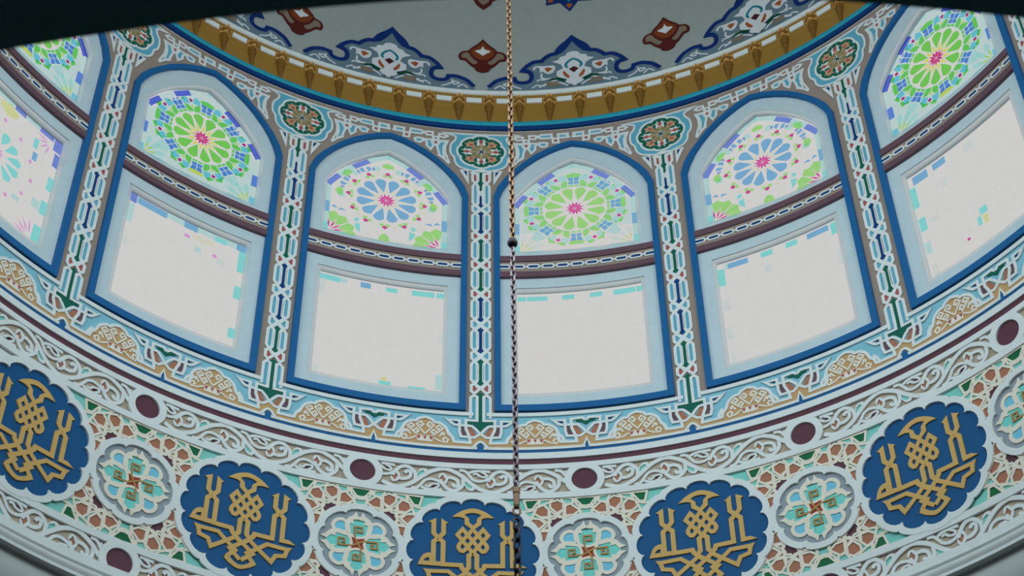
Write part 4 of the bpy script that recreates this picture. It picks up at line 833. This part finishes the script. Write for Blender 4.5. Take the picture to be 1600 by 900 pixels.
# ------------------------------------------------------------------ painted ornaments of the dome
S0 = .25
def sy(p): return p+[(-x, y) for x, y in reversed(p)]
def lambrequin():
    root = empty('painted_lambrequin', 0, DZ); fn = dome(S0)
    out = [(0, 1.023), (-.063, .96), (-.138, .897), (-.18, .832), (-.195, .797), (-.262, .785), (-.33, .735), (-.362, .695), (-.454, .687), (-.54, .62), (-.583, .562), (-.512, .543), (-.48, .476), (-.5, .396), (-.575, .366), (-.655, .385), (-.675, .44), (-.76, .447), (-.84, .42), (-.895, .385), (-.965, .30)]
    out = [out[0]]+sm(out[:5], 3)[1:]+sm(out[4:8], 3)[1:]+sm(out[7:11], 3)[1:]+sm(out[10:17], 3)[1:]+sm(out[16:], 3)[1:]
    full = [(-x, y) for x, y in reversed(out[1:])]
    line = list(reversed(out))+[(-x, y) for x, y in out[1:]]
    b = MB(); b.poly(line+[(.99, .235), (-.99, .235)], 0, .006); b.build('field', 'dome_grey_blue', root, fn, cut=.12)
    b = MB(); b.rib(line, .05, 0, .010, step=.08); b.poly([(0, 1.0), (-.10, .92), (-.17, .83), (-.19, .78), (-.125, .80), (-.07, .86), (0, .965), (.07, .86), (.125, .80), (.19, .78), (.17, .83), (.10, .92)], 0, .0095); b.build('outline', 'dome_navy', root, fn, cut=0)
    wt = MB(); 
    orn = D['lb_orn']; o1 = [(min(x, 0), y) for x, y in orn]; o1[0] = (0, o1[0][1]); o1[-1] = (0, .27)
    mar = [(0, .575), (.056, .535), (0, .48), (-.056, .535)]
    wt.poly(o1+[(-x, y) for x, y in o1[-2:0:-1]], 0, .009)
    for s in (1, -1):
        fx = lambda p: [(s*x, y) for x, y in p]
        wt.poly(fx(sm(D['lb_budo'], 2, True)), 0, .009)
        wt.rib(fx(sm([(-.365, .50), (-.37, .44), (-.32, .41), (-.22, .415), (-.12, .40)], 3)), .022, 0, .0085); wt.rib(fx(sm([(-.42, .38), (-.40, .405), (-.35, .40), (-.30, .415)], 3)), .018, 0, .0085)
        wt.rib(fx(sm([(-.40, .28), (-.33, .33), (-.20, .385), (-.06, .39), (.02, .33)], 3)), .02, 0, .0085)
        wt.rib(fx(sm([(-.48, .275), (-.42, .32), (-.36, .30), (-.28, .34), (-.16, .335), (-.08, .28)], 3)), .018, 0, .0085)
        wt.rib(fx(sm([(-.60, .27), (-.68, .31), (-.74, .36), (-.80, .34), (-.74, .315), (-.72, .39)], 3)), .018, 0, .0085); wt.rib(fx(sm([(-.78, .27), (-.84, .32), (-.90, .27)], 3)), .018, 0, .0085)
    wt.build('arabesque', 'dome_bright', root, fn, cut=0)
    rd, og, gn, tn, te = (MB() for _ in range(5))
    rd.poly(mar, 0, .012)
    rd.poly([(-.03, .27), (-.052, .27), (-.04, .30)], 0, .012); rd.poly([(.03, .27), (.052, .27), (.04, .30)], 0, .012)
    for s in (1, -1):
        fx = lambda p: [(s*x, y) for x, y in p]
        te.poly(fx([(0, .708), (-.06, .675), (-.10, .628), (-.104, .585), (-.08, .555), (-.06, .565), (-.075, .59), (-.07, .62), (-.045, .652), (0, .682)]), 0, .012)
        og.poly(fx(D['lb_or']), 0, .012)
        og.poly(fx([(x, y) for x, y in D['lb_bud']]), 0, .012)
        gn.poly(fx(D['lb_green']), 0, .012); tn.poly(fx(D['lb_tan']), 0, .0115)
    rd.build('inlay', 'dome_maroon', root, fn, cut=0); og.each('inlay', 'dome_orange', root, fn); gn.each('leaf', 'dome_green', root, fn); tn.each('leaf', 'dome_tan', root, fn); te.build('inlay', 'dome_teal', root, fn, cut=0)
    return root
LA = .068/DR
def place_d(o, t): o.location = (DR*cos(S0/DR)*cos(t), DR*cos(S0/DR)*sin(t), DZ+DR*sin(S0/DR)); o.rotation_euler = (0, 0, t)
for k, w, o in zip((-1.5, -.5, .5, 1.5), ('at the left', 'left of the hanging chain', 'right of the hanging chain', 'at the right'), series(lambrequin, (-1.5, -.5, .5, 1.5), th, DZ, lambda i: 'x', 'painted ornament', 'blue lambrequins painted round the dome')):
    place_d(o, th(k)-(.068 if k > 0 else -.05)*1.0/DR*(1 if abs(k) < 1 else 2.6)); o['label'] = 'painted blue cloud-edged lambrequin on the dome, '+w
def lotus():
    root = empty('painted_lotus', 0, DZ); fn = dome(S0)
    h = lambda p: sm([(0, p[0][1])]+[(abs(x), y) for x, y in p[1:-1]]+[(0, p[-1][1])], 3)
    def sym(p): q = h(p); return q+[(-x, y) for x, y in q[-2:0:-1]]
    b, c, e, g, w = (MB() for _ in range(5))
    for s in (1, -1):
        b.poly([(s*x, y) for x, y in sm(D['lo_wing'], 3, True)], 0, .006); c.poly([(s*x, y) for x, y in sm(D['lo_wingi'], 3, True)], 0, .008)
    e.poly(sym(D['lo_head']), 0, .010); g.poly(sym(D['lo_headi']), 0, .012); w.poly(sym(D['lo_star']), 0, .014); e.poly(sym(D['lo_ball']), 0, .012)
    b.build('leaf_outline', 'dome_brown', root, fn); c.each('leaf', 'dome_tan', root, fn); e.build('bud_outline', 'dome_brown', root, fn); g.build('bud', 'dome_orange_dark', root, fn); w.build('star', 'dome_bright', root, fn)
    return root
for k, w, o in zip((-1, 0, 1), ('at the left', 'beside the hanging chain', 'at the right'), series(lotus, (-1, 0, 1), th, DZ, lambda i: 'x', 'painted ornament', 'brown lotus motifs painted on the dome')):
    place_d(o, th(k)-(.019+k*.15)/DR); o['label'] = 'painted brown and orange lotus motif on the dome, '+w
def top_bud():
    root = empty('painted_bud', 0, DZ); fn = dome(S0)
    p = [(0, 1.471), (.09, 1.545), (.115, 1.60), (.18, 1.625), (.20, 1.70), (.12, 1.78), (0, 1.86)]
    q = [(0, 1.535), (.06, 1.585), (.08, 1.65), (.11, 1.70), (0, 1.80)]
    s = lambda p: p+[(-x, y) for x, y in p[-2:0:-1]]
    b = MB(); b.poly(s(p), 0, .006); b.build('outline', 'dome_brown', root, fn); b = MB(); b.poly(s(q), 0, .009); b.build('field', 'dome_tan', root, fn); return root
o = top_bud(); place_d(o, th(0)-.019/DR); tag(o, 'tip of a painted brown bud at the top edge, left of the chain', 'painted ornament')
def star():
    root = empty('painted_star', 0, DZ); fn = dome(S0); c = (0, 1.404+.40)
    p = []
    for j in range(16): 
        r = .40 if j % 2 == 0 else .285; a = -90+22.5*j; p.append(polar(r, a, c))
    b = MB(); b.poly(p, 0, .006); b.build('outline', 'dome_navy', root, fn)
    b = MB(); b.poly(sc([polar(.27 if j % 2 == 0 else .20, -90+22.5*j, c) for j in range(16)], 1, c), 0, .010); b.build('field', 'dome_teal', root, fn)
    b = MB()
    for j in range(8): b.poly([polar(.36, -90+45*j, c), polar(.31, -90+45*j-8, c), polar(.285, -90+45*j, c), polar(.31, -90+45*j+8, c)], 0, .011)
    b.each('inlay', 'dome_orange', root, fn); return root
o = star(); place_d(o, th(.5)-.07/DR); tag(o, 'tip of a painted navy and teal star at the top edge, right of the chain', 'painted ornament')

# ------------------------------------------------------------------ hanging chain on the axis of the dome
CY = .0655
root = bpy.data.objects.new('hanging_chain', None); COL.objects.link(root); root.location = (0, CY, 4.35)
tag(root, 'long metal chain with a ball and brass coupling hanging down the dome', 'chain')
def link_mesh(L, Wd, r, m, seg=10, rs=6):
    mb = MB(); path = []
    h = L/2-Wd/2
    for k in range(seg+1): a = pi*k/seg; path.append((Wd/2*cos(a), h+Wd/2*sin(a)))
    for k in range(seg+1): a = pi+pi*k/seg; path.append((Wd/2*cos(a), -h+Wd/2*sin(a)))
    n = len(path)
    for i, (x, z) in enumerate(path):
        a, b = path[i-1], path[(i+1) % n]; t = Vector((b[0]-a[0], b[1]-a[1])).normalized(); nx, nz = t.y, -t.x
        for j in range(rs):
            c = 2*pi*j/rs; mb.v.append((x+nx*r*cos(c), r*sin(c), z+nz*r*cos(c)))
    for i in range(n):
        for j in range(rs): mb.f.append((i*rs+j, i*rs+(j+1) % rs, ((i+1) % n)*rs+(j+1) % rs, ((i+1) % n)*rs+j)); mb.m.append(0)
    me = mb.build('link', m, None, smooth=True); dta = me.data; bpy.data.objects.remove(me); return dta
up_m = link_mesh(.056, .026, .0075, 'brass'); mid_m = link_mesh(.052, .024, .0065, 'steel'); low_m = link_mesh(.078, .034, .0075, 'iron')
zs = []
z = 4.42
while z < 4.95: zs.append((z, low_m)); z += .060
z = 5.135
while z < 6.84: zs.append((z, mid_m)); z += .0385
z = 6.945
zt = []
while z < 19.35: (zs if z < 9.45 else zt).append((z, up_m)); z += .0405
far = zs[100:]; zs = zs[:100]
for i, (z, me) in enumerate(zs):
    o = bpy.data.objects.new('link', me); COL.objects.link(o); o.parent = root; o.location = (0, 0, z-4.35); o.rotation_euler = (0, 0, radians(38 if i % 2 else 128))
mb = MB()
for i, (z, me) in enumerate(far+zt):
    M = Matrix.Rotation(radians(38 if (i+len(zs)) % 2 else 128), 3, 'Z'); i0 = len(mb.v)
    for v in me.vertices: c = M @ v.co; mb.v.append((c.x, c.y, c.z+z-4.35))
    for p in me.polygons: mb.f.append(tuple(i0+q for q in p.vertices)); mb.m.append(0)
o = mb.build('upper_links', 'brass', root, smooth=True); o['kind'] = 'stuff'
mb = MB()
def rev(prof, n=20):
    b = MB(); k = len(prof)
    for i in range(n):
        for r, z in prof: b.v.append((r*cos(2*pi*i/n), r*sin(2*pi*i/n), z))
    for i in range(n):
        for j in range(k-1): b.f.append((i*k+j, ((i+1) % n)*k+j, ((i+1) % n)*k+j+1, i*k+j+1)); b.m.append(0)
    return b
rev([(.031*cos(a), 6.892-4.35+.031*sin(a)) for a in [-pi/2+pi*k/12 for k in range(13)]]).build('ball', 'iron', root, smooth=True)
rev([(.0, .655), (.014, .655), (.016, .668), (.0165, .74), (.019, .745), (.019, .775), (.013, .78), (0, .78)]).build('coupling', 'brass', root)
me = link_mesh(.05, .034, .006, 'brass'); o = bpy.data.objects.new('shackle', me); COL.objects.link(o); o.parent = root; o.location = (0, 0, .635); o.rotation_euler = (0, 0, radians(90))
